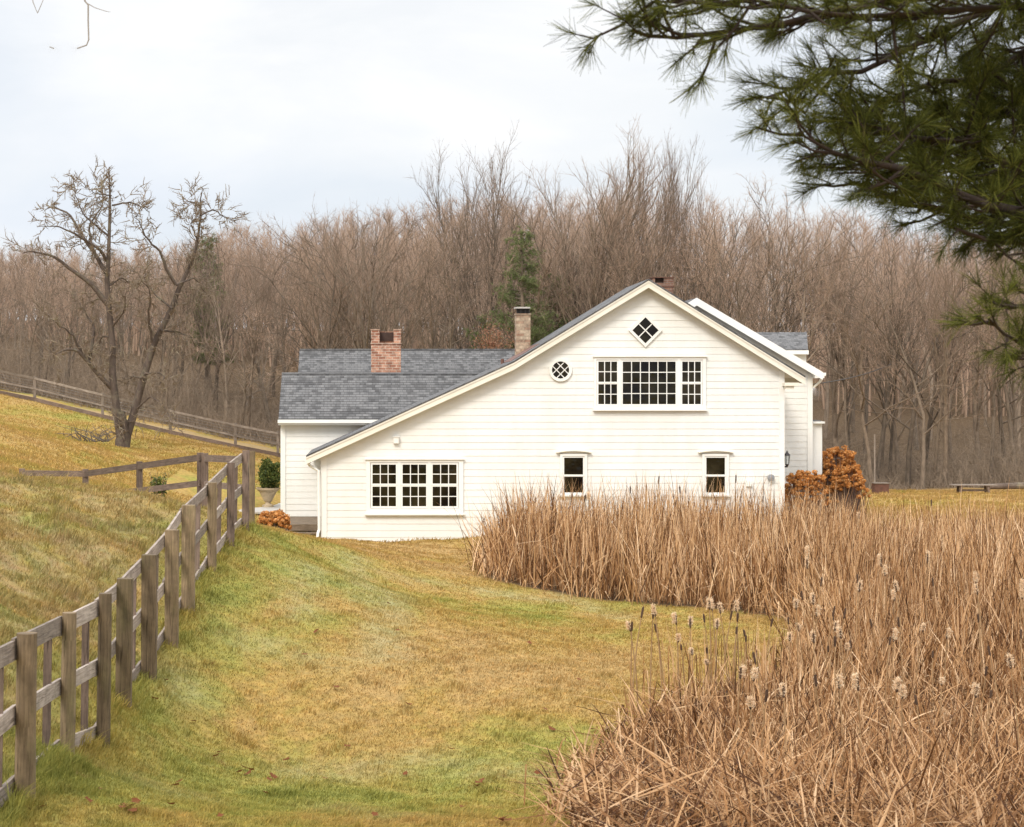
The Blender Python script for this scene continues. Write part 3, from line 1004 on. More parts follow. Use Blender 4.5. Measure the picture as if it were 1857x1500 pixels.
def slope_uv(x, y, x0, z0, x1, z1):
    pass


def roof_slab(m, a, b, y0, y1, th):
    """slab under the segment a-b (x,z), from depth y0 to y1; shingle UV: u along depth, v along slope"""
    L = math.hypot(b[0] - a[0], b[1] - a[1])
    uv = [(y0, 0), (y0, L), (y1, L), (y1, 0)]
    m.poly([(a[0], y0, a[1]), (b[0], y0, b[1]), (b[0], y1, b[1]), (a[0], y1, a[1])], uv)
    m.poly([(a[0], y0, a[1] - th), (a[0], y1, a[1] - th), (b[0], y1, b[1] - th), (b[0], y0, b[1] - th)])
    m.poly([(a[0], y0, a[1] - th), (b[0], y0, b[1] - th), (b[0], y0, b[1]), (a[0], y0, a[1])], [(0, 0), (L, 0), (L, th), (0, th)])
    m.poly([(b[0], y1, b[1] - th), (a[0], y1, a[1] - th), (a[0], y1, a[1]), (b[0], y1, b[1])], [(0, 0), (L, 0), (L, th), (0, th)])
    m.poly([(a[0], y1, a[1] - th), (a[0], y0, a[1] - th), (a[0], y0, a[1]), (a[0], y1, a[1])])
    m.poly([(b[0], y0, b[1] - th), (b[0], y1, b[1] - th), (b[0], y1, b[1]), (b[0], y0, b[1])])


YF = DA - .36
m = MB()
roof_slab(m, RPm[0], RPm[1], YF - .03, 57.45, .045)
roof_slab(m, RPm[1], RPm[2], YF - .03, 57.7, .045)
roof_slab(m, RPm[3], RPm[2], YF - .03, 57.7, .045)
roofA = m.build('front_roof', M['shingle'], house)
# rake boards and soffits
m = MB()
for a, b in ((RPm[0], RPm[1]), (RPm[1], RPm[2]), (RPm[2], RPm[3])):
    m.prism_xz([(a[0], a[1] - .047), (a[0], a[1] - .047 - TH), (b[0], b[1] - .047 - TH), (b[0], b[1] - .047)], YF, YF + .045)
    m.prism_xz([(a[0], a[1] - .055), (a[0], a[1] - .105), (b[0], b[1] - .105), (b[0], b[1] - .055)], YF - .02, YF)
    m.poly([(a[0], YF + .04, a[1] - .2), (b[0], YF + .04, b[1] - .2), (b[0], DA + .02, b[1] - .2), (a[0], DA + .02, a[1] - .2)])
m.poly([(xr - .02, DA, RPm[3][1] + .13), (RPm[3][0] - .02, DA, RPm[3][1] - .07), (RPm[3][0] - .02, 57.0, RPm[3][1] - .07), (xr - .02, 57.0, RPm[3][1] + .13)])
m.box(RPm[3][0] - .06, RPm[3][0] - .02, YF + .05, 57.0, RPm[3][1] - .22, RPm[3][1] - .05)
m.build('rake_board', M['rake'], house)
# frieze board under the soffit
m = MB()
for a, b in ((RPm[0], RPm[1]), (RPm[1], RPm[2]), (RPm[2], RPm[3])):
    t0 = .06 if a is RPm[0] else 0; t1 = .88 if b is RPm[3] else 1
    A = (a[0] + (b[0] - a[0]) * t0, a[1] + (b[1] - a[1]) * t0); B = (a[0] + (b[0] - a[0]) * t1, a[1] + (b[1] - a[1]) * t1)
    m.prism_xz([(A[0], A[1] - .19), (A[0], A[1] - .33), (B[0], B[1] - .33), (B[0], B[1] - .19)], DA - .04, DA + .005)
m.build('frieze_board', M['paint'], house)
# eave returns on the right
m = MB()
m.box(px(1418), px(1444), DA - .36, DA + .3, pz(700), pz(694))
m.box(px(1421), px(1436), DA - .3, DA + .3, pz(706), pz(700))
m.build('eave_return', M['rake'], house)
# gutter along the left eave and the downspout
m = MB()
m.box(px(556) - .02, px(556) + .1, YF + .05, 57.3, pz(841), pz(828))
g = m.build('gutter', M['trim'], house)
m = MB()
yd = DA - .12
m.tube([(px(559), yd, pz(836)), (px(561), yd, pz(843)), (px(571), yd, pz(849)), (px(578), yd, pz(854)), (px(579), yd, pz(960)), (px(577), yd - .05, pz(966)), (px(576), yd - .1, pz(977))], .045, 8)
m.build('downspout', M['trim'], g, True)


# ---- windows
def rect(u0, v0, u1, v1):
    return [(px(u0), pz(v0)), (px(u0), pz(v1)), (px(u1), pz(v1)), (px(u1), pz(v0))]


YG, YS, YC = DA - .034, DA - .052, DA - .075     # glass, sash front, casing front


def sash(m, u0, v0, u1, v1, cols, rows, rail=3.2, mw=1.55, back=0.0):
    """sash frame round the glass area plus muntin bars"""
    m.ring_xz(rect(u0 - rail, v0 - rail, u1 + rail, v1 + rail), rect(u0, v0, u1, v1), YS + back, DA - .02 + back)
    for i in range(1, cols):
        c = u0 + (u1 - u0) * i / cols
        m.box(px(c - mw / 2), px(c + mw / 2), YS + .006 + back * .4, YG, pz(v1), pz(v0))
    for j in range(1, rows):
        c = v0 + (v1 - v0) * j / rows
        m.box(px(u0), px(u1), YS + .008 + back * .4, YG, pz(c + mw / 2), pz(c - mw / 2))


def window(outer, lights, label, sill=True, cap=True, inner_gap=4.0):
    """outer casing rectangle; lights = list of sash rectangles with their columns and rows"""
    u0, v0, u1, v1 = outer
    us = [l[0] for l in lights]; ue = [l[2] for l in lights]
    iu0, iu1 = min(us) - inner_gap, max(ue) + inner_gap
    iv0 = min(l[1] for l in lights) - inner_gap; iv1 = max(l[3] for l in lights) + inner_gap
    m = MB()
    m.ring_xz(rect(u0, v0, u1, v1), rect(iu0, iv0, iu1, iv1), YC, DA - .01)
    cols = sorted(set((l[0], l[2]) for l in lights))
    for (a, b), (c, e) in zip(cols[:-1], cols[1:]):       # mullions
        m.box(px(b + inner_gap - .6), px(c - inner_gap + .6), YC + .004, DA - .01, pz(iv1 - .05), pz(iv0 + .05))
    if cap: m.box(px(u0 - 2), px(u1 + 2), YC - .05, DA - .01, pz(v0), pz(v0 - 2.2))
    if sill: m.box(px(u0 - 2.2), px(u1 + 2.2), YC - .06, DA - .01, pz(v1 + 3), pz(v1))
    w = m.build('window', M['trim'], house)
    w['label'] = label
    for l in lights:
        m = MB(); sash(m, *l, back=.009 if l[1] > min(q_[1] for q_ in lights) + 5 else 0.0); m.build('sash', M['trim'], w)
        m = MB(); m.poly([(px(l[0] - .5), YG, pz(l[3] + .5)), (px(l[2] + .5), YG, pz(l[3] + .5)), (px(l[2] + .5), YG, pz(l[1] - .5)), (px(l[0] - .5), YG, pz(l[1] - .5))])
        m.build('glass', M['glass'], w)
    return w


L3 = []
for a, b in ((675.5, 718), (730, 772.7), (784.5, 827.8)):
    L3 += [(a, 842.5, b, 877, 3, 2), (a, 882.5, b, 918, 3, 2)]
window((664, 833.5, 840, 931), L3, 'triple sash window near the lower left corner')
window((1077, 647.5, 1279.5, 742),
       [(1084.8, 656, 1118.7, 692.5, 3, 2), (1084.8, 697, 1118.7, 733, 3, 2), (1129, 656, 1224.7, 733, 6, 4), (1236.8, 656, 1270.4, 692.5, 3, 2), (1236.8, 697, 1270.4, 733, 3, 2)],
       'wide many-paned window in the upper gable', True, True, 3.6)
for a, b, lab in ((1022.8, 1057, 'single sash window between the triple window and the reeds'), (1280.4, 1314, 'single sash window nearest the right corner')):
    w = window((a - 7.5, 823, b + 7.5, 897), [(a, 830, b, 860.5, 1, 1), (a, 864.5, b, 893, 1, 1)], lab, True, False, 3)
    m = MB()
    c = (a + b) / 2
    top = [(c + k * 31.5 / 8, 819.5 - 3.2 * (1 - (k / 8) ** 2)) for k in range(-8, 9)]
    pts = [(px(q), pz(v)) for q, v in top] + [(px(q), pz(v + 2.0)) for q, v in reversed(top)]
    for i in range(16):
        q = [pts[i], pts[i + 1], pts[-2 - i], pts[-1 - i]]
        m.prism_xz([q[0], q[3], q[2], q[1]], YC - .06, DA - .01)
    m.poly([(px(c - 21), YC + .02, pz(822)), (px(c + 21), YC + .02, pz(822)), (px(c + 21), YC + .02, pz(819.5)), (px(c - 21), YC + .02, pz(819.5))])
    m.build('hood', M['rake'], w)
# diamond window
cu, cv = 1170, 599.3


def diam(r): return [(px(cu), pz(cv - r)), (px(cu - r), pz(cv)), (px(cu), pz(cv + r)), (px(cu + r), pz(cv))]


m = MB(); m.ring_xz(diam(30.5), diam(23.8), YC, DA - .01)
w = m.build('window', M['trim'], house); w['label'] = 'diamond window under the gable peak'
m = MB()
for s in (1, -1):
    m.beam((px(cu - 11.9), YS + .012 + .002 * s, pz(cv + 11.9 * s)), (px(cu + 11.9), YS + .012 + .002 * s, pz(cv - 11.9 * s)), .018, 1.9 / 60, (0, 0, 1))
m.build('sash', M['trim'], w)
m = MB(); m.poly([(p[0], YG, p[1]) for p in diam(24.3)]); m.build('glass', M['glass'], w)
# round window
cu2, cv2 = 1016.2, 671.1


def circ(r, n=32): return [(px(cu2) + r / 60 * math.cos(-2 * math.pi * k / n), pz(cv2) + r / 60 * math.sin(-2 * math.pi * k / n)) for k in range(n)]


m = MB(); m.ring_xz(circ(20.8), circ(15.6), YC, DA - .01)
w = m.build('window', M['trim'], house); w['label'] = 'round window beside the wide upper window'
m = MB()
for s in (1, -1):
    for o in (-5.2, 5.2):
        h = math.sqrt(15.6 ** 2 - o ** 2) / math.sqrt(2)
        ou, ov = o / math.sqrt(2), o / math.sqrt(2) * s
        m.beam((px(cu2 + ou - h), YS + .012 + .002 * s, pz(cv2 - ov * 1 - h * s) if False else pz(cv2 + (h * s) + ov * -1 * -1)),
               (px(cu2 + ou + h), YS + .012 + .002 * s, pz(cv2 - h * s + ov)), .016, 1.5 / 60, (0, 0, 1))
m.build('sash', M['trim'], w)
m = MB(); m.poly([(p[0], YG, p[1]) for p in reversed(circ(16))]); m.build('glass', M['glass'], w)

# small fittings on the front wall
m = MB()
m.box(px(713.5), px(723), DA - .14, DA - .02, pz(804), pz(793)); m.box(px(712.5), px(724), DA - .16, DA - .02, pz(793), pz(791.5))
m.build('floodlight_box', M['trim'], house)
m = MB()
c = (px(1397), DA - .06, pz(866))
for k in range(20):
    a0, a1 = 2 * math.pi * k / 20, 2 * math.pi * (k + 1) / 20
    r = .1
    m.poly([(c[0], DA - .15, c[2]), (c[0] + r * math.cos(a0), DA - .14, c[2] + r * math.sin(a0)), (c[0] + r * math.cos(a1), DA - .14, c[2] + r * math.sin(a1))])
    m.poly([(c[0] + r * math.cos(a0), DA - .14, c[2] + r * math.sin(a0)), (c[0] + r * math.cos(a0), DA, c[2] + r * math.sin(a0)),
            (c[0] + r * math.cos(a1), DA, c[2] + r * math.sin(a1)), (c[0] + r * math.cos(a1), DA - .14, c[2] + r * math.sin(a1))])
m.build('utility_meter', M['greymetal'], house)
m = MB()
m.tube([(px(1397), DA - .06, pz(872)), (px(1395), DA - .06, pz(878)), (px(1378), DA - .06, pz(881)), (px(1362), DA - .06, pz(878)), (px(1357), DA - .06, pz(873))], .02, 6)
m.box(px(1352), px(1364), DA - .09, DA - .02, pz(882), pz(872))
m.build('utility_pipe', M['trim'], house)
# wall lantern on the right corner
m = MB()
lx, ly = px(1428), DA + .05
m.box(xr + .02, lx, ly - .02, ly + .02, pz(848), pz(845)); m.tube([(lx, ly, pz(848)), (lx, ly, pz(843))], [.015, .05], 6)
m.lathe((lx, ly, pz(826)), [(.0, .16), (.02, .12), (.03, .09), (.09, .03), (.1, 0), (0, 0)], 6)
m.lathe((lx, ly, pz(843)), [(0, 0), (.05, 0), (.06, .02), (0, .02)], 6)
for k in range(6):
    a = k * math.pi / 3
    m.tube([(lx + .055 * math.cos(a), ly + .055 * math.sin(a), pz(843)), (lx + .088 * math.cos(a), ly + .088 * math.sin(a), pz(826))], .006, 4)
lan = m.build('wall_lantern', M['darkmetal'], house)
m = MB(); m.lathe((lx, ly, pz(842.5)), [(.048, 0), (.08, .27)], 6); m.build('lantern_glass', M['lampglass'], lan)

# ---- right rear wing (gable seen behind the front block)
DB = 57.0
pk, ev = (px(1260, DB), pz(541, DB)), (px(1487, DB), pz(675, DB))
le = (px(1033, DB), pz(675, DB))
xb = px(1472, DB)
sB = (pk[1] - ev[1]) / (ev[0] - pk[0])


def prB(z): return min(xb, pk[0] + max(0, (pk[1] - .12 - z)) / sB)


siding('rear_gable_wall', lambda z: max(xr - 1.0, pk[0] - max(0, (pk[1] - .12 - z)) / sB), prB, -4.6, pk[1] - .15, DB, house, .2)
m = MB()
m.prism_xz([(xr - 1., -4.9), (xb - .03, -4.9), (xb - .03, pk[1] - sB * (xb - pk[0]) - .14), (pk[0], pk[1] - .14), (le[0], le[1] - .1), (le[0], -4.9)], DB + .012, 64)
m.build('rear_block_wall', M['paint'], house)
m = MB()
roof_slab(m, ev, pk, DB - .33, 64, .045); roof_slab(m, le, pk, DB - .33, 64, .045)
m.build('rear_roof', M['shingle'], house)
m = MB()
for a, b in ((pk, ev), (le, pk)):
    m.prism_xz([(a[0], a[1] - .0), (a[0], a[1] - .25), (b[0], b[1] - .25), (b[0], b[1] - .0)], DB - .37, DB - .3)
m.box(ev[0] - .25, ev[0] + .05, DB - .36, 63.8, ev[1] - .19, ev[1] - .03)
m.build('rake_board', M['trim'], house)
m = MB()
m.box(ev[0] + .0, ev[0] + .11, DB - .34, 63.9, ev[1] - .12, ev[1] - .02)
g2 = m.build('gutter', M['trim'], house)
m = MB()
m.tube([(ev[0] + .04, DB - .2, ev[1] - .12), (ev[0] - .02, DB - .1, ev[1] - .3), (xb + .07, DB + .03, ev[1] - .5), (xb + .07, DB + .03, -4.3)], .045, 8)
m.build('downspout', M['trim'], g2, True)
m = MB(); m.box(xb - .14, xb + .02, DB - .045, DB + .1, -4.8, pk[1] - sB * (xb - pk[0]) - .2); m.build('corner_board', M['trim'], house)
# little side bay with a flat roof
m = MB(); m.box(xb - .2, px(1491, 57.4), 57.4, 60, -4.7, pz(768, 57.4)); bay = m.build('side_bay', M['paint'], house)
m = MB(); m.box(xb + .12, px(1494, 57.4), 57.25, 60.1, pz(768, 57.4), pz(764.5, 57.4)); m.build('bay_cornice', M['trim'], bay)
m = MB(); m.box(xb + .12, px(1489, 57.4), 57.4, 60., pz(764.5, 57.4), pz(762.5, 57.4)); m.build('bay_roof', M['shingle'], bay)

# ---- far right wing with a roof facing us
m = MB()
ex, ez = px(1465.5, 65.5), pz(633, 65.5)
rz_ = pz(602.5, 67)
rx = px(1463, 67)
x0c = px(1300, 65.5)
Ls = math.hypot(67 - 65.5, rz_ - ez)
m.poly([(x0c, 65.5, ez), (ex, 65.5, ez), (rx, 67, rz_), (x0c, 67, rz_)], [(x0c, 0), (ex, 0), (rx, Ls), (x0c, Ls)])
m.poly([(x0c, 65.5, ez - .05), (ex, 65.5, ez - .05), (ex, 65.5, ez), (x0c, 65.5, ez)])
m.poly([(x0c, 68.5, ez), (x0c, 67, rz_), (rx, 67, rz_), (rx, 68.5, ez)])
m.poly([(ex, 65.5, ez), (ex, 65.5, ez - .05), (rx, 68.5, ez - .05), (rx, 68.5, ez), (rx, 67, rz_)])
m.build('far_wing_roof', M['shingle'], house)
siding('far_wing_wall', lambda z: x0c, lambda z: px(1462, 65.7), -4.6, ez - .05, 65.7, house, .2)
m = MB(); m.box(x0c, px(1461.5, 65.7), 65.72, 68.3, -4.8, ez - .04); m.build('far_wing_body', M['paint'], house)
m = MB(); m.box(x0c, ex + .01, 65.44, 65.68, ez - .2, ez - .052); m.build('far_wing_fascia', M['trim'], house)

# ---- left wing
DG = 57.5
xgl = px(510, DG)
ze, yr, zr = pz(760, DG - .3), 59.35, pz(677, 59.35)
siding('left_wing_wall', lambda z: xgl, lambda z: px(760, DG), -4.25, ze - .2, DG, house, .2)
m = MB(); m.box(xgl + .03, px(900, DG), DG + .012, 61.3, -4.9, ze - .16)
m.poly([(xgl + .03, DG + .012, ze - .16), (xgl + .03, 61.3, ze - .16), (xgl + .03, yr, zr - .1)])
m.build('left_wing_body', M['paint'], house)
m = MB(); m.box(xgl - .02, xgl + .14, DG - .045, DG + .1, -4.6, ze - .2); m.build('corner_board', M['trim'], house)


def front_roof(m, x0, x1, y0, z0, y1, z1, y2, z2, th=.05):
    """roof with the ridge along x: eave (y0,z0), ridge (y1,z1), rear eave (y2,z2)"""
    L = math.hypot(y1 - y0, z1 - z0)
    nrow = int(round(L / .137))
    # courses as real steps
    for i in range(nrow):
        a, b = i / nrow, (i + 1) / nrow
        ya, yb = y0 + (y1 - y0) * a, y0 + (y1 - y0) * b
        za, zb_ = z0 + (z1 - z0) * a, z0 + (z1 - z0) * b
        j = random.uniform(-.004, .004)
        m.poly([(x0, ya, za + .014 + j), (x1, ya, za + .014 + j), (x1, yb, zb_ + .002), (x0, yb, zb_ + .002)], [(x0, a * L + .005), (x1, a * L + .005), (x1, b * L), (x0, b * L)])
        m.poly([(x0, ya, za - .01), (x1, ya, za - .01), (x1, ya, za + .014 + j), (x0, ya, za + .014 + j)], [(x0, a * L), (x1, a * L), (x1, a * L + .005), (x0, a * L + .005)])
    m.poly([(x0, y0, z0 - th), (x0, y1, z1 - th), (x1, y1, z1 - th), (x1, y0, z0 - th)])
    m.poly([(x0, y0, z0 - th), (x1, y0, z0 - th), (x1, y0, z0), (x0, y0, z0)])
    m.poly([(x0, y2, z2), (x0, y1, z1), (x1, y1, z1), (x1, y2, z2)])
    m.poly([(x0, y0, z0 - th), (x0, y0, z0 + .01), (x0, y1, z1), (x0, y2, z2), (x0, y2, z2 - th), (x0, y1, z1 - th)])
    m.poly([(x1, y0, z0 - th), (x1, y1, z1 - th), (x1, y2, z2 - th), (x1, y2, z2), (x1, y1, z1), (x1, y0, z0 + .01)])


xg0 = px(505, DG - .3)
m = MB(); front_roof(m, xg0, px(905, 60), DG - .3, ze, yr, zr, 61.5, ze)
rg = m.build('left_wing_roof', M['shingle'], house)
m = MB()
m.box(xg0, px(905, 60), yr - .09, yr + .09, zr - .02, zr + .028)
m.build('ridge_cap', mat_plain('ridge_cap_shingle', (.2, .2, .205), .9), rg)
m = MB(); m.box(xg0 - .0, px(770, DG), DG - .33, DG - .02, ze - .2, ze - .052)
m.box(xg0 - .02, px(770, DG), DG - .42, DG - .33, ze - .13, ze - .02)
m.build('left_wing_gutter', M['trim'], house)
# rear roof behind it
xh0, xh1 = px(543.5, 64), px(965, 64)
yh0, zh0, yh, zh = 61.9, pz(696, 61.9), 64, pz(634, 64)
m = MB(); front_roof(m, xh0, xh1, yh0, zh0, yh, zh, 66.1, zh0)
rh = m.build('rear_left_roof', M['shingle'], house)
m = MB(); m.box(xh0, xh1, yh - .09, yh + .09, zh - .02, zh + .028); m.build('ridge_cap', M['shingle'], rh)
m = MB(); m.box(xh0 + .1, xh1, 62.0, 66.0, -4.9, zh0 - .05); m.build('rear_left_wall', M['paint'], house)

# ---- chimneys
def chim(name, u0, u1, v0, v1, d, depth, mat):
    m = MB()
    m.box(px(u0, d), px(u1, d), d, d + depth, pz(v1, d), pz(v0, d))
    return m.build(name, mat, house)


# big brick chimney with a notched top
d = 59.7
c1 = MB()
a, b = px(673, d), px(727, d)
c1.box(a, b, d, d + .85, pz(720, d), pz(622, d))
c1.box(a, px(688.5, d), d, d + .85, pz(622, d), pz(597.5, d))
c1.box(px(714, d), b, d, d + .85, pz(622, d), pz(597.5, d))
c1.box(px(688.5, d), px(714, d), d + .35, d + .85, pz(622, d), pz(601, d))
ch1 = c1.build('chimney', M['brick'], house)
m = MB(); m.box(px(688.5, d) + .002, px(714, d) - .002, d + .3, d + .349, pz(618, d), pz(602, d)); m.build('flue', M['soot'], ch1)
m = MB(); m.box(a - .02, b + .02, d - .025, d + .87, pz(624, d), pz(621.8, d)); m.box(a - .02, px(689, d), d - .025, d + .87, pz(599, d), pz(597, d)); m.box(px(713.5, d), b + .02, d - .025, d + .87, pz(599, d), pz(597, d))
m.build('brick_course', mat_brick('pale_brick_course', (.40, .27, .2), (.46, .31, .23), (.42, .33, .27)), ch1)
# tan chimney on the left slope
d = 56.9
c2 = MB()
c2.box(px(936, d), px(962, d), d, d + .55, pz(690, d), pz(571, d)); c2.box(px(935, d), px(963, d), d - .02, d + .57, pz(571, d), pz(568.5, d))
ch2 = c2.build('chimney', M['tanbrick'], house)
m = MB()
for q in (937.5, 945, 953, 960):
    m.box(px(q, d) - .012, px(q, d) + .012, d + .02, d + .05, pz(568.5, d), pz(559.5, d))
m.box(px(938, d), px(960, d), d + .2, d + .3, pz(568.5, d), pz(559.5, d))
m.build('chimney_screen', M['darkmetal'], ch2)
m = MB(); m.box(px(934.5, d), px(961.5, d), d - .03, d + .58, pz(559.5, d), pz(556.8, d)); m.build('chimney_cap', mat_plain('pale_cap', (.5, .46, .42), .8), ch2)
# chimney peeping over the front peak
d = 56.4
c3 = MB()
c3.box(px(1184, d), px(1221, d), d, d + .7, pz(600, d), pz(513, d))
c3.box(px(1204, d), px(1221, d), d, d + .7, pz(513, d), pz(504, d)); c3.box(px(1184, d), px(1188, d), d, d + .7, pz(513, d), pz(504, d))
ch3 = c3.build('chimney', mat_brick('dark_chimney_brick', (.17, .085, .06), (.24, .13, .09), (.22, .17, .14)), house)
m = MB(); m.box(px(1188, d) + .002, px(1204, d) - .002, d + .12, d + .3, pz(513, d), pz(506, d)); m.build('flue', M['soot'], ch3)
m = MB(); m.box(px(1182, d), px(1223, d), d - .03, d + .73, pz(504, d), pz(502.5, d)); m.box(px(1182.5, d), px(1222.5, d), d - .02, d + .72, pz(521, d), pz(518.5, d)); m.build('chimney_cap', M['rust'], ch3)
# vent pipe and copper flashing
m = MB(); m.tube([(px(911, 57), 57, pz(690, 57)), (px(911, 57), 57, pz(651, 57))], .055, 10); m.build('vent_pipe', M['copper'], house)
m = MB()
for t0, t1, y0, y1 in ((.0, .22, 54.2, 57.65),):
    A = (RPm[1][0] + (RPm[2][0] - RPm[1][0]) * t0, RPm[1][1] + (RPm[2][1] - RPm[1][1]) * t0 + .012); B = (RPm[1][0] + (RPm[2][0] - RPm[1][0]) * t1, RPm[1][1] + (RPm[2][1] - RPm[1][1]) * t1 + .012)
    roof_slab(m, A, B, y0, y1, .01)
m.build('copper_flashing', M['copper'], house)

# ---------------------------------------------------------------- deck, terrace, urn
deck = thing('wooden_deck', (px(548, 56), 56, -4.3), 'low brown wooden deck tucked beside the left wing wall', 'deck')
zd = pz(951, 54.2)
m = MB()
nb = 22
for i in range(nb):
    y0 = 54.25 + i * (57.45 - 54.25) / nb
    m.box(px(512, 55), xl - .12, y0, y0 + .135, zd - .03, zd)
m.build('deck_board', M['deck'], deck)
m = MB(); m.box(px(512, 55), xl - .12, 54.2, 54.24, zd - .2, zd - .0); m.build('fascia_board', M['deck'], deck)
for q in (519, 560):
    m = MB(); m.box(px(q, 55), px(q, 55) + .1, 54.3, 54.4, -4.8, zd - .031); m.build('leg', M['oldwood'], deck)
m = MB(); m.box(px(527, 54), xl - .1, 53.85, 54.15, zd - .28, zd - .23); m.build('step', M['deck'], deck)

m = MB()
zt = pz(914, 62)
m.box(-7.0, px(511, 58.5), 58.3, 64, zt - .8, zt - .07)
ter = m.build('stone_terrace', M['rock'])
tag(ter, 'pale flagstone terrace behind the fence and left wing', 'terrace')
m = MB()
m.box(-7.0, px(511, 58.5) + .0, 58.22, 64.1, zt - .07, zt); m.build('paving', M['stone'], ter)

ud = 60.5
ux, uz = px(486, ud), zt
urn = thing('stone_urn', (ux, ud, uz), 'tan cast stone planter urn on the terrace', 'planter')
m = MB()
s = ud / F
m.lathe((ux, ud, uz), [(0, 0), (.2, 0), (.2, .06), (.1, .1), (.09, .16), (.14, .2), (.19, .3), (.3, .52), (.4, .6), (.42, .66), (.38, .66), (.36, .6), (0, .58)], 20)
m.build('bowl', M['urn'], urn, True)


def leaf_cloud(name, c, rad, n, size, mat, parent=None, rs=0, shape=None, thick=.35):
    """many small leaves through an uneven ellipsoid"""
    g = np.random.default_rng(rs)
    v = g.normal(0, 1, (n, 3)); v /= np.linalg.norm(v, axis=1)[:, None]
    lob = 1 + .16 * np.sin(v[:, 0] * 5 + rs) + .14 * np.sin(v[:, 2] * 6 + v[:, 1] * 4 + rs * 2) + .1 * np.sin(v[:, 0] * 11 + v[:, 2] * 9)
    r = (1 - thick * g.random(n) ** 1.5) * lob
    P = np.asarray(c) + v * r[:, None] * np.asarray(rad)
    o = g.normal(0, 1, (n, 3)) + v * .5; o /= np.linalg.norm(o, axis=1)[:, None]
    a = np.cross(o, g.normal(0, 1, (n, 3))); a /= np.linalg.norm(a, axis=1)[:, None]
    b = np.cross(o, a)
    sz = size * g.uniform(.6, 1.3, n)[:, None]
    V = np.concatenate([P - a * sz, P - b * sz * .5 + o * sz * .15, P + a * sz, P + b * sz * .5 + o * sz * .15])
    i = np.arange(n)
    return mesh_np(name, V, np.stack([i, i + n, i + 2 * n, i + 3 * n], 1), mat, parent)


box = thing('boxwood_shrub', (ux, ud, uz + .58), 'rounded green boxwood growing in the stone urn', 'shrub')
leaf_cloud('foliage', (ux + .05, ud, uz + 1.1), (.42, .42, .56), 3200, .045, M['box'], box, 3, thick=.6)
m = MB(); m.tube([(ux, ud, uz + .55), (ux + .03, ud, uz + 1.0)], .03, 6); m.build('stem', M['bark'], box)
sh = thing('green_shrub', (px(288, 52), 52, -4.1), 'small loose green shrub behind the dark cross fence rail', 'shrub')
gz = float(H(px(288, 44), 44))
sh.location = (px(288, 44), 44, gz)
leaf_cloud('foliage', (px(288, 44), 44, gz + .62), (.22, .22, .3), 420, .045, M['box'], sh, 5, thick=.8)
m = MB()
for k in range(7):
    a = k * .9
    m.tube([(px(288, 44), 44, gz - .05), (px(288, 44) + .14 * math.cos(a), 44 + .14 * math.sin(a), gz + .5), (px(288, 44) + .25 * math.cos(a), 44 + .25 * math.sin(a), gz + .98)], [.012, .008, .003], 5)
m.build('stem', M['hydstem'], sh)
# rocks by the terrace end
rk = W(292, 913, 37.5)
m = MB()
g = np.random.default_rng(4)
for k, (dx, dz, r) in enumerate(((0, 0, .2), )):
    n = 12
    prof = []
    for i in range(7):
        th = math.pi * i / 6
        prof.append((r * math.sin(th) * 1.0, -r * .45 * math.cos(th)))
    m.lathe((rk[0], rk[1], rk[2]), prof, n)
ro = m.build('dark_rock', M['rock'])
for v in ro.data.vertices:
    v.co = v.co + Vector((math.sin(v.co.z * 31 + v.co.x * 17) * .03, 0, math.sin(v.co.x * 23) * .03))
tag(ro, 'flat dark rock beside the pale terrace edge', 'rock')


def hydrangea(c, rad, n, stems, label, rs, h0):
    t = thing('hydrangea_bush', (c[0], c[1], h0), label, 'shrub', 'dried hydrangeas by the house')
    g = np.random.default_rng(rs)
    m = MB()
    heads = []
    for k in range(stems):
        a = g.uniform(0, 6.28); q = math.sqrt(g.random())
        tip = np.array([c[0] + rad[0] * q * math.cos(a), c[1] + rad[1] * q * math.sin(a), c[2] + rad[2] * (math.sqrt(max(0, 1 - q ** 4 * .9)) * g.uniform(.6, 1.05))])
        heads.append(tip)
        b = np.array([c[0] + (tip[0] - c[0]) * .55 + g.normal(0, .05), c[1] + (tip[1] - c[1]) * .4, h0 - .05])
        mid = (b + tip) / 2 + g.normal(0, .05, 3)
        m.tube([b, mid, tip], [.012, .009, .005], 4, False)
    m.build('stem', M['hydstem'], t)
    Vs, Fs, o = [], [], 0
    for hd in heads:
        per = n // stems
        v = g.normal(0, 1, (per, 3)); v /= np.linalg.norm(v, axis=1)[:, None]
        rr = g.uniform(.045, .125)
        P = hd + v * rr * np.array([1, 1, .75]) * g.uniform(.55, 1.1, (per, 1))
        a = np.cross(v, g.normal(0, 1, (per, 3))); a /= np.linalg.norm(a, axis=1)[:, None]
        b = np.cross(v, a); s_ = g.uniform(.02, .036, (per, 1))
        Vs.append(np.concatenate([P - a * s_, P - b * s_, P + a * s_, P + b * s_]))
        i = np.arange(per) + o
        Fs.append(np.stack([i, i + per, i + 2 * per, i + 3 * per], 1)); o += 4 * per
    mesh_np('flower_heads' if False else 'flower_head', np.concatenate(Vs), np.concatenate(Fs), M['hyd'], t)['kind'] = 'stuff'
    return t


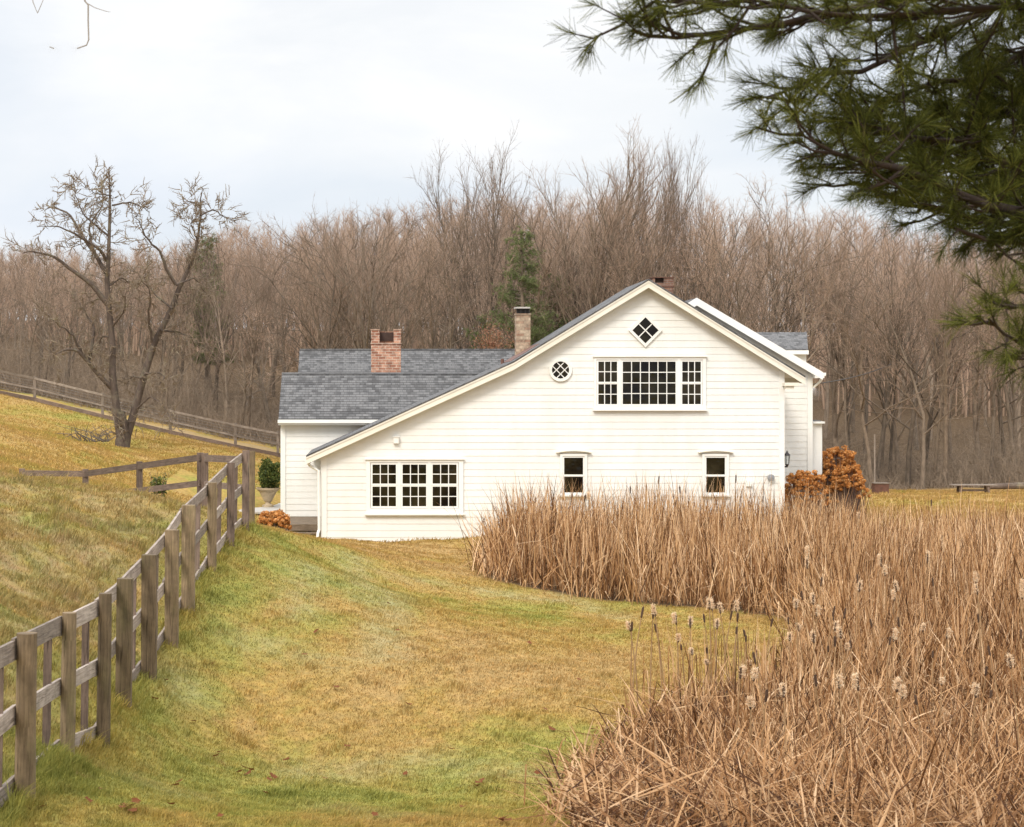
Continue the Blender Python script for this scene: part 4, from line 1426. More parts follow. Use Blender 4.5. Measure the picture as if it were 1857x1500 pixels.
hb = px(497, 52); hz = float(H(hb, 52))
hydrangea((hb, 52, hz + .1), (.47, .4, .6), 6000, 110, 'small orange dried hydrangea between the far fence post and deck', 1, hz)
q = W(1522, 900, 57.5)
hydrangea((q[0], 57.8, -3.9), (.78, .8, 1.8), 16000, 260, 'tall rusty orange hydrangea beside the right rear wing', 2, -4.4)
q = W(1462, 905, 55)
hydrangea((q[0], 55.0, -4.0), (.75, .5, 1.3), 9000, 170, 'low brown hydrangea with bare stems beneath the wall lantern', 3, -4.5)
q = W(1535, 905, 57)
hydrangea((q[0] + .0, 56.6, -4.0), (.62, .6, 1.35), 8000, 130, 'rusty hydrangea at the outer right end of the row', 9, -4.4)

# ---------------------------------------------------------------- fences
fence = thing('paddock_fence', W(*[(45, 1452, 14.7)][0]), 'weathered post and rail fence climbing from foreground to the house', 'fence')
PT = []
kinds = ['round', 'round', 'round', 'round', 'square', 'square', 'square', 'square', 'round', 'square', 'square', 'round']
wid = [.175, .17, .14, .14, .175, .185, .18, .19, .155, .13, .13, .13]
for (u, t, b, d), kd, w_ in zip(FENCE, kinds, wid):
    B = W(u, b, d); T = W(u + (4 if d < 22 else 1), t, d)
    lean = (T[0] - B[0])
    m = MB()
    h = T[2] - B[2]
    zs = np.linspace(-.4, h, 8)
    if kd == 'round':
        m.tube([(B[0] + lean * z / h, d, B[2] + z) for z in zs], [w_ / 2 * random.uniform(.97, 1.03) * (1.04 - .06 * i / 7) for i in range(8)], 18)
    else:
        m.beam((B[0], d, B[2] - .4), (B[0] + lean, d, T[2]), w_, w_ * .8, (0, 1, 0))
    po = m.build('post', M['post' if kd == 'round' or d < 27 else 'rail'], fence, kd == 'round')
    if d > 30: po.data.materials[0] = M['oldwood'] if kd == 'square' else M['post']
    # lighter worn top
    PT.append((B, T, h, w_))
    if kd == 'round' and d < 20:
        for p in po.data.polygons:
            if len(p.vertices) > 4: p.use_smooth = False
for i in range(len(PT) - 2):
    (B0, T0, h0, w0), (B1, T1, h1, w1) = PT[i], PT[i + 1]
    for f, hh in ((.955, .165), (.555, .155), (.13, .15)):
        a = B0 + (T0 - B0) * (f - .05) + np.array([-w0 / 2 - .018 - random.random() * .004, -.05, random.uniform(-.015, .015)])
        b = B1 + (T1 - B1) * (f - .05) + np.array([-w1 / 2 - .018 - random.random() * .004, .05, random.uniform(-.015, .015)])
        m = MB()
        n = 5
        for k in range(1):
            m.beam(a, b, .032, hh)
        m.build('rail', M['rail'], fence)
    tt = .8 if i < 5 else .72
    B = B0 + (B1 - B0) * tt; T = T0 + (T1 - T0) * tt
    xo = -w1 / 2 - .058
    m = MB()
    gz = float(H(B[0] + xo, B[1]))
    m.beam((B[0] + xo, B[1], gz - .1), (B[0] + xo + .02, B[1], T[2] - .13), .024, .075, (1, 0, 0))
    m.build('batten', M['oldwood'], fence)

# cross fence
cf = thing('cross_fence', W(253, 940, 40), 'low dark brown two rail fence crossing behind the grassy mound', 'fence')
CF = [(40, 852, 44), (155, 853, 42), (253, 839, 40), (363, 823, 38), (372, 824, 37.8), (441, 826, 34.6)]
for i, (u, t, d) in enumerate(CF[:-1]):
    T = W(u, t - 2, d); gz = float(H(T[0], d))
    m = MB(); m.beam((T[0], d, gz - .3), (T[0], d, T[2]), .13, .12, (0, 1, 0)); m.build('post', M['oldwood'], cf)
for drop, hh in ((.08, .14), (.63, .13)):
    for (u0, t0, d0), (u1, t1, d1) in zip(CF[:-1], CF[1:]):
        if u0 == 363: continue
        a, b = W(u0, t0, d0) + np.array([0, -.085, -drop]), W(u1, t1, d1) + np.array([0, -.085, -drop])
        m = MB(); m.beam(a, b, .03, hh); m.build('rail', M['oldwood'], cf)

# far pasture fence along the wood
ff = thing('pasture_fence', W(186, 759, 85), 'thin grey wire and rail fence at the edge of the wood', 'fence')
FF = [(-160, 690), (-60, 706), (63, 729), (186, 759), (309, 788), (427, 813), (504, 829), (580, 842)]
prev = None
for u, v in FF:
    d = 85; x = (u - U0) * d / F; g = float(H(x, d))
    m = MB(); m.beam((x, d, g - .3), (x, d, g + 1.22), .13, .13, (0, 1, 0)); m.build('post', M['palewood'], ff)
    if prev:
        for z0, hh in ((1.12, .1), (.62, .07)):
            m = MB(); m.beam((prev[0], d - .08, prev[1] + z0), (x, d - .08, g + z0), .03, hh); m.build('rail', M['palewood'], ff)
        m = MB(); m.beam((prev[0], d - .08, prev[1] + .1), (x, d - .08, g + .1), .04, .18); m.build('base_board', M['oldwood'], ff)
        m = MB()
        for k in range(1, 9):
            z0 = k * .13 + .05
            m.tube([(prev[0], d + .08, prev[1] + z0), (x, d + .08, g + z0)], .003, 3, False)
        m.build('wire', M['greymetal'], ff)
    prev = (x, g)

# ---------------------------------------------------------------- trees
def tubes_np(polys, sides):
    """list of (P(k,3), R(k)) all with the same k -> verts, quads (vectorised)"""
    P = np.array([p for p, _ in polys]); R = np.array([r for _, r in polys])
    n, k, _ = P.shape
    T = np.gradient(P, axis=1); T /= np.linalg.norm(T, axis=2)[..., None] + 1e-9
    ref = np.where(np.abs(T[:, :1, 2:3]) < .8, np.array([0, 0, 1.]), np.array([1., 0, 0]))
    A = np.cross(T, np.broadcast_to(ref, T.shape)); A /= np.linalg.norm(A, axis=2)[..., None] + 1e-9
    Bv = np.cross(T, A)
    an = np.arange(sides) * 2 * np.pi / sides
    V = P[:, :, None] + R[:, :, None, None] * (A[:, :, None] * np.cos(an)[None, None, :, None] + Bv[:, :, None] * np.sin(an)[None, None, :, None])
    i = np.arange(n * k * sides).reshape(n, k, sides)
    j = np.roll(i, -1, axis=2)
    q = np.stack([i[:, :-1], j[:, :-1], j[:, 1:], i[:, 1:]], -1).reshape(-1, 4)
    return V.reshape(-1, 3), q


def spikes_np(A, B, w):
    """three-sided twig spikes from A to B"""
    n = len(A)
    t = B - A; t /= np.linalg.norm(t, axis=1)[:, None] + 1e-9
    a = np.cross(t, RNG.normal(0, 1, (n, 3))); a /= np.linalg.norm(a, axis=1)[:, None] + 1e-9
    b = np.cross(t, a)
    w = np.asarray(w)[:, None] if not np.isscalar(w) else w
    V = np.concatenate([A + a * w, A - a * w * .5 + b * w * .87, A - a * w * .5 - b * w * .87, B])
    i = np.arange(n)
    return V, np.concatenate([np.stack([i, i + n, i + 3 * n], 1), np.stack([i + n, i + 2 * n, i + 3 * n], 1), np.stack([i + 2 * n, i, i + 3 * n], 1)])


def unit(v): return v / (np.linalg.norm(v) + 1e-9)


def grow(rng, p, d, length, r0, level, out, cfg):
    k = 6
    P = [np.array(p, float)]; D = [unit(d)]
    for i in range(k - 1):
        dd = unit(D[-1] + rng.normal(0, cfg['wob'][level], 3) + np.array([0, 0, cfg['up'][level]]))
        D.append(dd); P.append(P[-1] + dd * length / (k - 1))
    R = r0 * np.linspace(1, cfg['tap'][level], k)
    out[level].append((np.array(P), R))
    if level == len(cfg['n']): return
    n = cfg['n'][level]
    for c in range(n):
        t = cfg['t0'][level] + (1 - cfg['t0'][level]) * ((c + rng.random()) / n) ** cfg.get('sk', .8)
        f = t * (k - 1); i = min(int(f), k - 2); w = f - i
        q = P[i] * (1 - w) + P[i + 1] * w
        dd = D[i]
        ax = unit(np.cross(dd, rng.normal(0, 1, 3)))
        ang = cfg['ang'][level] * rng.uniform(.65, 1.25)
        nd = dd * math.cos(ang) + ax * math.sin(ang)
        ln = length * cfg['len'][level] * (rng.uniform(.9, 1.06) if level == 0 and 'sk' in cfg else rng.uniform(.7, 1.15)) * (1.15 - cfg['sh'][level] * t)
        grow(rng, q, nd, ln, max(R[i] * cfg['rr'][level], .0075 if level > 1 else .02), level + 1, out, cfg)


def tree_mesh(rs, cfg, Ht):
    rng = np.random.default_rng(rs)
    out = [[] for _ in range(6)]
    grow(rng, (0, 0, -.3), (rng.normal(0, .05), rng.normal(0, .05), 1), Ht * cfg['trunk'], cfg['r'], 0, out, cfg)
    V0_, q0 = tubes_np(out[0], 8)
    V1, q1 = tubes_np(out[1], 5)
    trunk = (np.concatenate([V0_, V1]), np.concatenate([q0, q1 + len(V0_)]))
    Vs, qs, ts, o = [], [], [], 0
    V2, q2 = tubes_np(out[2], 4)
    trunk = (np.concatenate([trunk[0], V2]), np.concatenate([trunk[1], q2 + len(trunk[0])]))
    V3, q3 = tubes_np([(p[::2][:3] if False else p[[0, 2, 5]], r[[0, 2, 5]]) for p, r in out[3]], 3); Vs.append(V3); qs.append(q3 + o); o += len(V3)
    A, B = [], []
    for p, r in out[3]:                      # twiglets
        for c in range(cfg['tw']):
            t = rng.random(); f = t * 5; i = min(int(f), 4)
            q = p[i] + (p[i + 1] - p[i]) * (f - i)
            d = unit(unit(p[i + 1] - p[i]) + rng.normal(0, .5, 3) + np.array([0, 0, .25]))
            A.append(q); B.append(q + d * rng.uniform(.25, .75) * cfg['twl'])
    V4, t4 = spikes_np(np.array(A), np.array(B), np.full(len(A), cfg['tww'])); Vs.append(V4)
    return trunk, (np.concatenate(Vs), [np.concatenate(qs), t4 + o])


UP = dict(n=[13, 7, 5], ang=[.62, .55, .6], len=[.52, .45, .45], sh=[.62, .45, .4], rr=[.46, .5, .5], wob=[.05, .08, .12, .16], up=[.05, .08, .05, .03],
          tap=[.16, .2, .25, .3], t0=[.22, .2, .15], trunk=.97, r=.17, tw=3, twl=.85, tww=.0055)
VASE = dict(UP, n=[11, 7, 5], t0=[.3, .18, .15], ang=[.5, .55, .65], len=[.74, .40, .45], sh=[.45, .3, .3], trunk=.7, up=[.04, .09, .06, .04], r=.2)
SPREAD = dict(UP, n=[12, 8, 5], ang=[.95, .7, .7], len=[.6, .48, .5], t0=[.22, .15, .12], trunk=.85, wob=[.09, .16, .18, .2], up=[.03, .06, .04, .02], r=.16)
protos = []
FULL = dict(VASE, sk=.55, n=[15, 12, 7], tw=4, twl=.6, tww=.004, t0=[.32, .2, .1], ang=[.5, .5, .6], len=[.98, .33, .42], sh=[.34, .2, .2], wob=[.02, .03, .09, .14], up=[.02, .06, .08, .05], trunk=.52, r=.2)
FULLN = dict(FULL, ang=[.36, .5, .6], n=[12, 12, 7])
for i, (cfg, rs) in enumerate([(UP, 11), (VASE, 12), (UP, 13), (VASE, 14), (SPREAD, 15), (UP, 16), (VASE, 17), (SPREAD, 18), (FULL, 19), (FULLN, 20), (FULL, 23)]):
    (tv, tq), (cv_, cf_) = tree_mesh(rs, cfg, 15.0)
    hgt = np.percentile(cv_[:, 2], 99.2)
    t = thing('woodland_tree', (0, 0, 0), 'x', 'tree')
    mesh_np('trunk', tv, tq, M['bark'], t, smooth=True)
    mesh_np('crown', cv_, cf_, M['twig'], t)
    protos.append((t, hgt))

SKY = np.array([(-300, 440), (-100, 440), (0, 428), (60, 420), (150, 445), (300, 425), (430, 388), (520, 395), (620, 368), (700, 362), (760, 352), (810, 345), (850, 338), (890, 335), (940, 335), (975, 338), (1010, 335), (1080, 325),
                (1180, 325), (1240, 330), (1300, 340), (1360, 362), (1420, 345), (1500, 350), (1600, 380), (1700, 400), (1857, 415), (2100, 420)], float)
pused = set()


def place_tree(u, d, vtop, proto=None, label=None, wk=1.0, group=None):
    x = (u - U0) * d / F
    g = float(H(x, d)) - .1
    hh = max((V0 - vtop) * d / F - g, 4.0)
    k = proto if proto is not None else random.randrange(8)
    src, h0 = protos[k]
    if k in pused: o = copy_thing(src)
    else: o = src; pused.add(k)
    o.location = (x, d, g); o.rotation_euler = (0, 0, random.uniform(0, 6.28))
    sz = hh / h0
    o.scale = (sz ** .8 * wk, sz ** .8 * wk, sz)
    if label is None:
        label = ('one of many alike bare brown trees in the wood beyond the pasture fence' if u < 545 else
                 'one of many alike bare brown trees in the wood behind the house roofs' if u < 1490 else 'one of many alike bare brown trees in the wood right of the house')
        group = ('bare trees behind the pasture fence' if u < 545 else 'bare trees behind the house' if u < 1490 else 'bare trees right of the house')
    tag(o, label, 'tree', group)
    return o


for u, d, v, p, wk, lab in [(890, 84, 262, 9, .78, 'tall vase shaped bare tree left of the tallest crown'), (1082, 84, 250, 8, .95, 'tallest broad bare tree crowning the skyline behind the gable'),
                            (1180, 86, 258, 10, .55, 'tall slender bare tree just right of the tallest crown'),
                            (1245, 88, 312, 9, .5, 'lower bare tree stepping down right of the slender one'), (1420, 88, 316, 0, .8, 'bare tree with a straight trunk above the far right wing'),
                            (1580, 80, 420, 4, .85, 'dark trunked bare tree beside the rusty box'), (1612, 83, 430, 5, .7, 'slim straight bare tree just right of the rusty box'),
                            (1672, 79, 470, 7, .9, 'leaning forked bare tree midway between rusty box and bench'), (1692, 81, 440, 2, .7, 'slim bare tree close behind the leaning forked tree'),
                            (1795, 80, 420, 5, .8, 'thick trunked bare tree behind the weathered bench'),
                            (440, 90, 560, 4, 1.3, 'low spreading bare tree behind the pasture fence near the wing'), (700, 80, 370, 3, .9, 'bare tree with dark forked trunk left of the brick chimney'), (790, 82, 380, 6, .8, 'bare tree with dark trunk between both roof chimneys')]:
    place_tree(u, d, v, p, lab, wk)
cnt = 0
cells = []
while cnt < 205:
    row = cnt % 5
    u = random.uniform(-170, 2010)
    if row < 2: d = random.uniform(90, 97) if u < 560 else random.uniform(80, 88)
    elif row < 4: d = random.uniform(96, 112)
    else: d = random.uniform(112, 140)
    x = (u - U0) * d / F
    if any((x - a) ** 2 + (d - b) ** 2 < 1.7 for a, b in cells): continue
    if 1230 < u < 1480 and d > 112: continue
    cells.append((x, d))
    v = float(np.interp(u, SKY[:, 0], SKY[:, 1])) + abs(random.gauss(0, 38)) + (26 if row < 2 else 12)
    place_tree(u, d, v, wk=random.uniform(.75, 1.1))
    cnt += 1


# brush under the trees
def build_thicket():
    n = 32000
    u = RNG.uniform(-150, 2000, n)
    d = np.where(u < 555, RNG.uniform(88.6, 99, n), RNG.uniform(78.6, 92, n))
    x = (u - U0) * d / F
    z = H(x, d)
    cl = np.clip(.6 + .5 * wob(x * .35, d * .35), .15, 1.3)
    h = RNG.gamma(2.2, .7, n) * cl
    h = np.clip(h * np.where(u > 1480, .75, 1), .2, 4.6)
    A = np.stack([x, d, z - .05], 1)
    dirn = np.stack([RNG.normal(0, .38, n), RNG.normal(0, .3, n), np.ones(n)], 1)
    B = A + dirn * h[:, None]
    V, t = spikes_np(A, B, RNG.uniform(.007, .022, n))
    # side shoots
    m = 3
    tt = RNG.uniform(.25, .95, (n * m))
    i = np.repeat(np.arange(n), m)
    A2 = A[i] + (B - A)[i] * tt[:, None]
    B2 = A2 + np.stack([RNG.normal(0, .6, n * m), RNG.normal(0, .4, n * m), RNG.normal(.2, .35, n * m)], 1) * h[i][:, None] * .55
    V2, t2 = spikes_np(A2, B2, RNG.uniform(.005, .009, n * m))
    ob = mesh_np('undergrowth', np.concatenate([V, V2]), np.concatenate([t, t2 + len(V)]), M['brush'])
    tag(ob, 'tangled leafless brown brush along the foot of the wood', 'undergrowth', kind='stuff')


build_thicket()


def build_far_wood():
    """the wood further back that reads as one mass of trunks and twigs"""
    n = 1250
    u = RNG.uniform(-200, 2050, n); d = RNG.uniform(125, 175, n)
    k = ~((u > 1200) & (u < 1500) & (RNG.random(n) < .55))
    u, d = u[k], d[k]; n = len(u)
    x = (u - U0) * d / F; z = H(x, d)
    vt = np.interp(u, SKY[:, 0], SKY[:, 1]) + np.abs(RNG.normal(25, 35, n)) + 15
    top = (V0 - vt) * d / F
    top = np.maximum(top, z + 3)
    A = np.stack([x, d, z - .2], 1)
    B = np.stack([x + RNG.normal(0, .5, n), d + RNG.normal(0, .5, n), top], 1)
    V, t = spikes_np(A, B, RNG.uniform(.06, .14, n))
    Vs, ts, o = [V], [t], len(V)
    m = 34
    i = np.repeat(np.arange(n), m)
    tt = RNG.uniform(.2, .98, n * m)
    A2 = A[i] + (B - A)[i] * tt[:, None]
    L = (B - A)[i][:, 2] * (1.05 - tt) * .38
    B2 = A2 + np.stack([RNG.normal(0, .5, n * m), RNG.normal(0, .5, n * m), RNG.uniform(.5, 1.2, n * m)], 1) * L[:, None]
    V2, t2 = spikes_np(A2, B2, RNG.uniform(.012, .03, n * m)); Vs.append(V2); ts.append(t2 + o); o += len(V2)
    m2 = 5
    j = np.repeat(np.arange(len(A2)), m2)
    t3 = RNG.uniform(.2, 1, len(j))
    A3 = A2[j] + (B2 - A2)[j] * t3[:, None]
    B3 = A3 + np.stack([RNG.normal(0, .45, len(j)), RNG.normal(0, .45, len(j)), RNG.uniform(.2, 1, len(j))], 1) * RNG.uniform(.5, 1.3, len(j))[:, None]
    V3, t3_ = spikes_np(A3, B3, np.full(len(j), .011)); Vs.append(V3); ts.append(t3_ + o)
    ob = mesh_np('distant_wood', np.concatenate(Vs), np.concatenate(ts), M['twig'])
    tag(ob, 'far bare wood closing the view behind the nearer trees', 'wood', kind='stuff')


build_far_wood()

# the gnarled tree on the pasture hill
TD = 74.0


def AT(c):  # crop pixel of the close-up to photo pixel
    return (c[0] / 2.779 + 60, c[1] / 2.779 + 290)


LIMBS = [
    ([(446, 1490), (438, 1380), (425, 1290), (398, 1160), (400, 1000), (400, 850), (375, 740), (370, 600), (375, 500), (390, 400), (370, 310), (405, 180), (375, 110), (385, 45)], .22, .02, 0),
    ([(456, 1490), (465, 1390), (520, 1260), (555, 1080), (600, 930), (640, 870), (700, 760), (720, 640), (790, 560), (800, 490), (830, 430), (845, 290), (825, 210), (845, 155)], .21, .02, .3),
    ([(450, 1520), (450, 1440), (449, 1380), (448, 1330), (440, 1280)], .33, .12, 0),
    ([(398, 1160), (340, 1100), (270, 1010), (220, 965), (165, 972), (120, 1000)], .12, .02, -.6),
    ([(270, 1010), (230, 950), (215, 890), (150, 850), (100, 800)], .07, .015, -.8),
    ([(285, 1020), (305, 860), (250, 770), (205, 710)], .07, .012, .5),
    ([(375, 740), (300, 640), (220, 580), (120, 500), (20, 475), (-30, 490)], .12, .02, -.5),
    ([(370, 580), (300, 470), (230, 380), (180, 280), (80, 230), (25, 255)], .1, .015, .8),
    ([(372, 520), (340, 460), (240, 400), (160, 355), (60, 365)], .08, .012, -1.0),
    ([(300, 470), (270, 330), (330, 240), (335, 170), (290, 130)], .05, .01, 1.1),
    ([(385, 400), (300, 330), (250, 290), (200, 170), (195, 130)], .05, .01, .4),
    ([(400, 240), (480, 215), (540, 240), (570, 260)], .04, .01, .9),
    ([(395, 190), (330, 190), (260, 150)], .03, .008, -.7),
    ([(845, 290), (900, 255), (960, 290), (1010, 290)], .04, .01, .8),
    ([(838, 240), (790, 225), (760, 245)], .035, .008, -.6),
    ([(835, 430), (800, 340), (850, 300)], .03, .008, -.8),
    ([(720, 640), (670, 560), (650, 470), (590, 430), (560, 340), (530, 310)], .08, .01, -.9),
    ([(640, 870), (720, 875), (790, 905), (800, 950)], .05, .01, .9),
    ([(560, 1090), (640, 1080), (672, 1110), (640, 1145)], .05, .012, -.5),
    ([(700, 760), (620, 700), (560, 620), (540, 600)], .05, .01, .7),
    ([(600, 930), (590, 800), (610, 680), (560, 610)], .06, .01, -1.1),
    ([(550, 1110), (490, 1100), (455, 1150)], .04, .01, .6),
    ([(525, 1260), (600, 1200), (680, 1260), (720, 1330)], .04, .01, -.9),
    ([(400, 900), (330, 900), (290, 980)], .04, .01, 1.0),
    ([(720, 640), (810, 600), (860, 680)], .05, .01, .8),
    ([(400, 850), (470, 780), (490, 700)], .05, .01, -.8),
    ([(375, 650), (440, 600), (500, 640)], .04, .01, .6),
]
base = W(*AT((455, 1470)), TD)
gz = float(H(base[0], TD))
dz = gz - base[2]
old = thing('gnarled_tree', (base[0], TD, gz), 'gnarled bare old tree with forked trunk on the pasture hill', 'tree')
g = np.random.default_rng(21)
polys, tw_a, tw_b, subs = [], [], [], []
for pts, r0, r1, dy in LIMBS:
    n0 = len(pts)
    P = []
    for i, c in enumerate(pts):
        yy = TD + dy * 1.6 * (i / (n0 - 1)) ** 1.0 + (.15 if dy == .3 else 0)
        u, v = AT(c)
        p = W(u, v, TD); p[1] = yy; p[2] += dz
        P.append(p)
    P = np.array(P)
    # resample smoothly to 16 points
    s = np.linspace(0, 1, n0); q = np.linspace(0, 1, 16)
    Q = np.stack([np.interp(q, s, P[:, k]) for k in range(3)], 1)
    Q[1:-1] = .25 * Q[:-2] + .5 * Q[1:-1] + .25 * Q[2:]
    Q += g.normal(0, .025, Q.shape) * np.linspace(.3, 1, 16)[:, None]
    R = r0 * .84 * (1 - q) ** .95 + r1 * .8
    if r0 > .3: R = np.linspace(.37, .17, 16)
    elif r0 > .2: R[0] *= 1.1
    polys.append((Q, R))
    nb = int(8 + 25 * (np.linalg.norm(np.diff(Q, axis=0), axis=1).sum()) / 9)
    for c in range(nb):
        t = g.uniform(.25 if r0 > .2 else .1, 1); f = t * 15; i = min(int(f), 14)
        p = Q[i] + (Q[i + 1] - Q[i]) * (f - i)
        d = unit(unit(Q[i + 1] - Q[i]) * .6 + g.normal(0, .75, 3))
        subs.append((p, d, g.uniform(.4, 1.25) * (1 if r0 < .2 or t < .8 else .5), max(.009, R[i] * .25)))
V, q = tubes_np(polys, 9)
mesh_np('trunk', V, q, M['oldbark'], old, smooth=True)
out = [[], [], [], []]
OLDC = dict(n=[6, 4], ang=[.8, .9], len=[.5, .5], sh=[.3, .3], rr=[.6, .6], wob=[.22, .26, .26], up=[.05, .03, .06], tap=[.35, .35, .4], t0=[.15, .15])
for p, d, L, r in subs:
    grow(g, p, d, L, min(r, .02), 0, out, OLDC)
V0_, q0 = tubes_np(out[0], 4); V1, q1 = tubes_np([(p[[0, 2, 5]], r[[0, 2, 5]] * 1.1) for p, r in out[1]], 3)
A = np.array([p[0] for p, r in out[2]]); B = np.array([p[-1] for p, r in out[2]])
V2, t2 = spikes_np(A, B, np.full(len(A), .0055))
mesh_np('crown', np.concatenate([V0_, V1, V2]), [np.concatenate([q0, q1 + len(V0_)]), t2 + len(V0_) + len(V1)], M['oldtwig'], old)

# fallen brush and rough grass on the pasture
fb = W(140, 797, 66); fz = float(H(fb[0], 66))
br = thing('fallen_branch', (fb[0], 66, fz), 'fallen twiggy branch lying on the pasture left of the gnarled tree', 'branch')
m = MB()
g = np.random.default_rng(31)
for k in range(26):
    s0 = np.array([fb[0] + g.uniform(-.2, 1.2), 66 + g.normal(0, .25), fz + .02])
    m.tube([s0, s0 + np.array([g.normal(-.15, .3), g.normal(0, .2), g.uniform(.1, .35)]), s0 + np.array([g.normal(-.3, .5), g.normal(0, .3), g.uniform(.15, .75)])], [.03, .018, .006], 4, False)
m.build('twig', M['oldtwig'], br)


# evergreens and the russet beech behind the roofs
def conifer(u, d, vtop, rad, label, rs, n=120):
    x = (u - U0) * d / F; gz = float(H(x, d)); top = (V0 - vtop) * d / F; hh = top - gz
    t = thing('white_pine', (x, d, gz), label, 'tree', 'evergreens in the wood')
    g = np.random.default_rng(rs)
    m = MB(); m.tube([(x, d, gz - .2), (x + .1, d, gz + hh * .5), (x, d, top - .3)], [.17, .12, .03], 8); m.build('trunk', M['bark'], t)
    A, B = [], []
    bm_ = []
    for k in range(n):
        f = .22 + .76 * ((k + g.random()) / n)
        L = rad * (1 - f) ** .65 * g.uniform(.55, 1.15) + .25
        a = g.uniform(0, 6.28)
        p0 = np.array([x, d, gz + hh * f]); dr = np.array([math.cos(a), math.sin(a), .18])
        p1 = p0 + dr * L
        bm_.append((np.linspace(p0, p1, 6) + np.array([0, 0, 1.])[None] * (np.linspace(0, 1, 6)[:, None] ** 2) * .12 * L, np.linspace(.03, .008, 6)))
        for c in range(int(26 * L)):
            q = p0 + dr * L * g.uniform(.3, 1.05) + g.normal(0, .13, 3)
            for e in range(11):
                o = unit(dr * .7 + g.normal(0, .7, 3) + np.array([0, 0, .35]))
                A.append(q); B.append(q + o * g.uniform(.12, .26))
    V, q = tubes_np(bm_, 4)
    mesh_np('limb', V, q, M['bark'], t)
    V, tr = spikes_np(np.array(A), np.array(B), np.full(len(A), .0085))
    mesh_np('needles', V, tr, M['fneedle'], t)['kind'] = 'stuff'


conifer(945, 79, 412, 2.1, 'slender green pine standing behind the tan chimney', 1, 110)
conifer(1005, 83, 490, 2.2, 'shorter green pine close right of the slender one', 2, 80)
conifer(868, 80, 565, .8, 'small yellowish young pine left of the tan chimney', 5, 40)
conifer(375, 100, 425, 1.6, 'dark pine in the wood behind the gnarled tree', 3, 90)
bx = px(893, 77); bz = float(H(bx, 77))
bee = thing('beech_sapling', (bx, 77, bz), 'russet leaved beech sapling peeping over the roof by the tan chimney', 'tree')
leaf_cloud('crown', (bx, 77, pz(625, 77)), (1.05, .8, .95), 1500, .05, M['beech'], bee, 8, thick=.95)
m = MB()
for k in range(9):
    a = k * .7
    m.tube([(bx, 77, bz), (bx + .3 * math.cos(a), 77 + .3 * math.sin(a), pz(660, 77)), (bx + .9 * math.cos(a), 77 + .6 * math.sin(a), pz(600, 77))], [.04, .025, .006], 5)
m.build('trunk', M['bark'], bee)

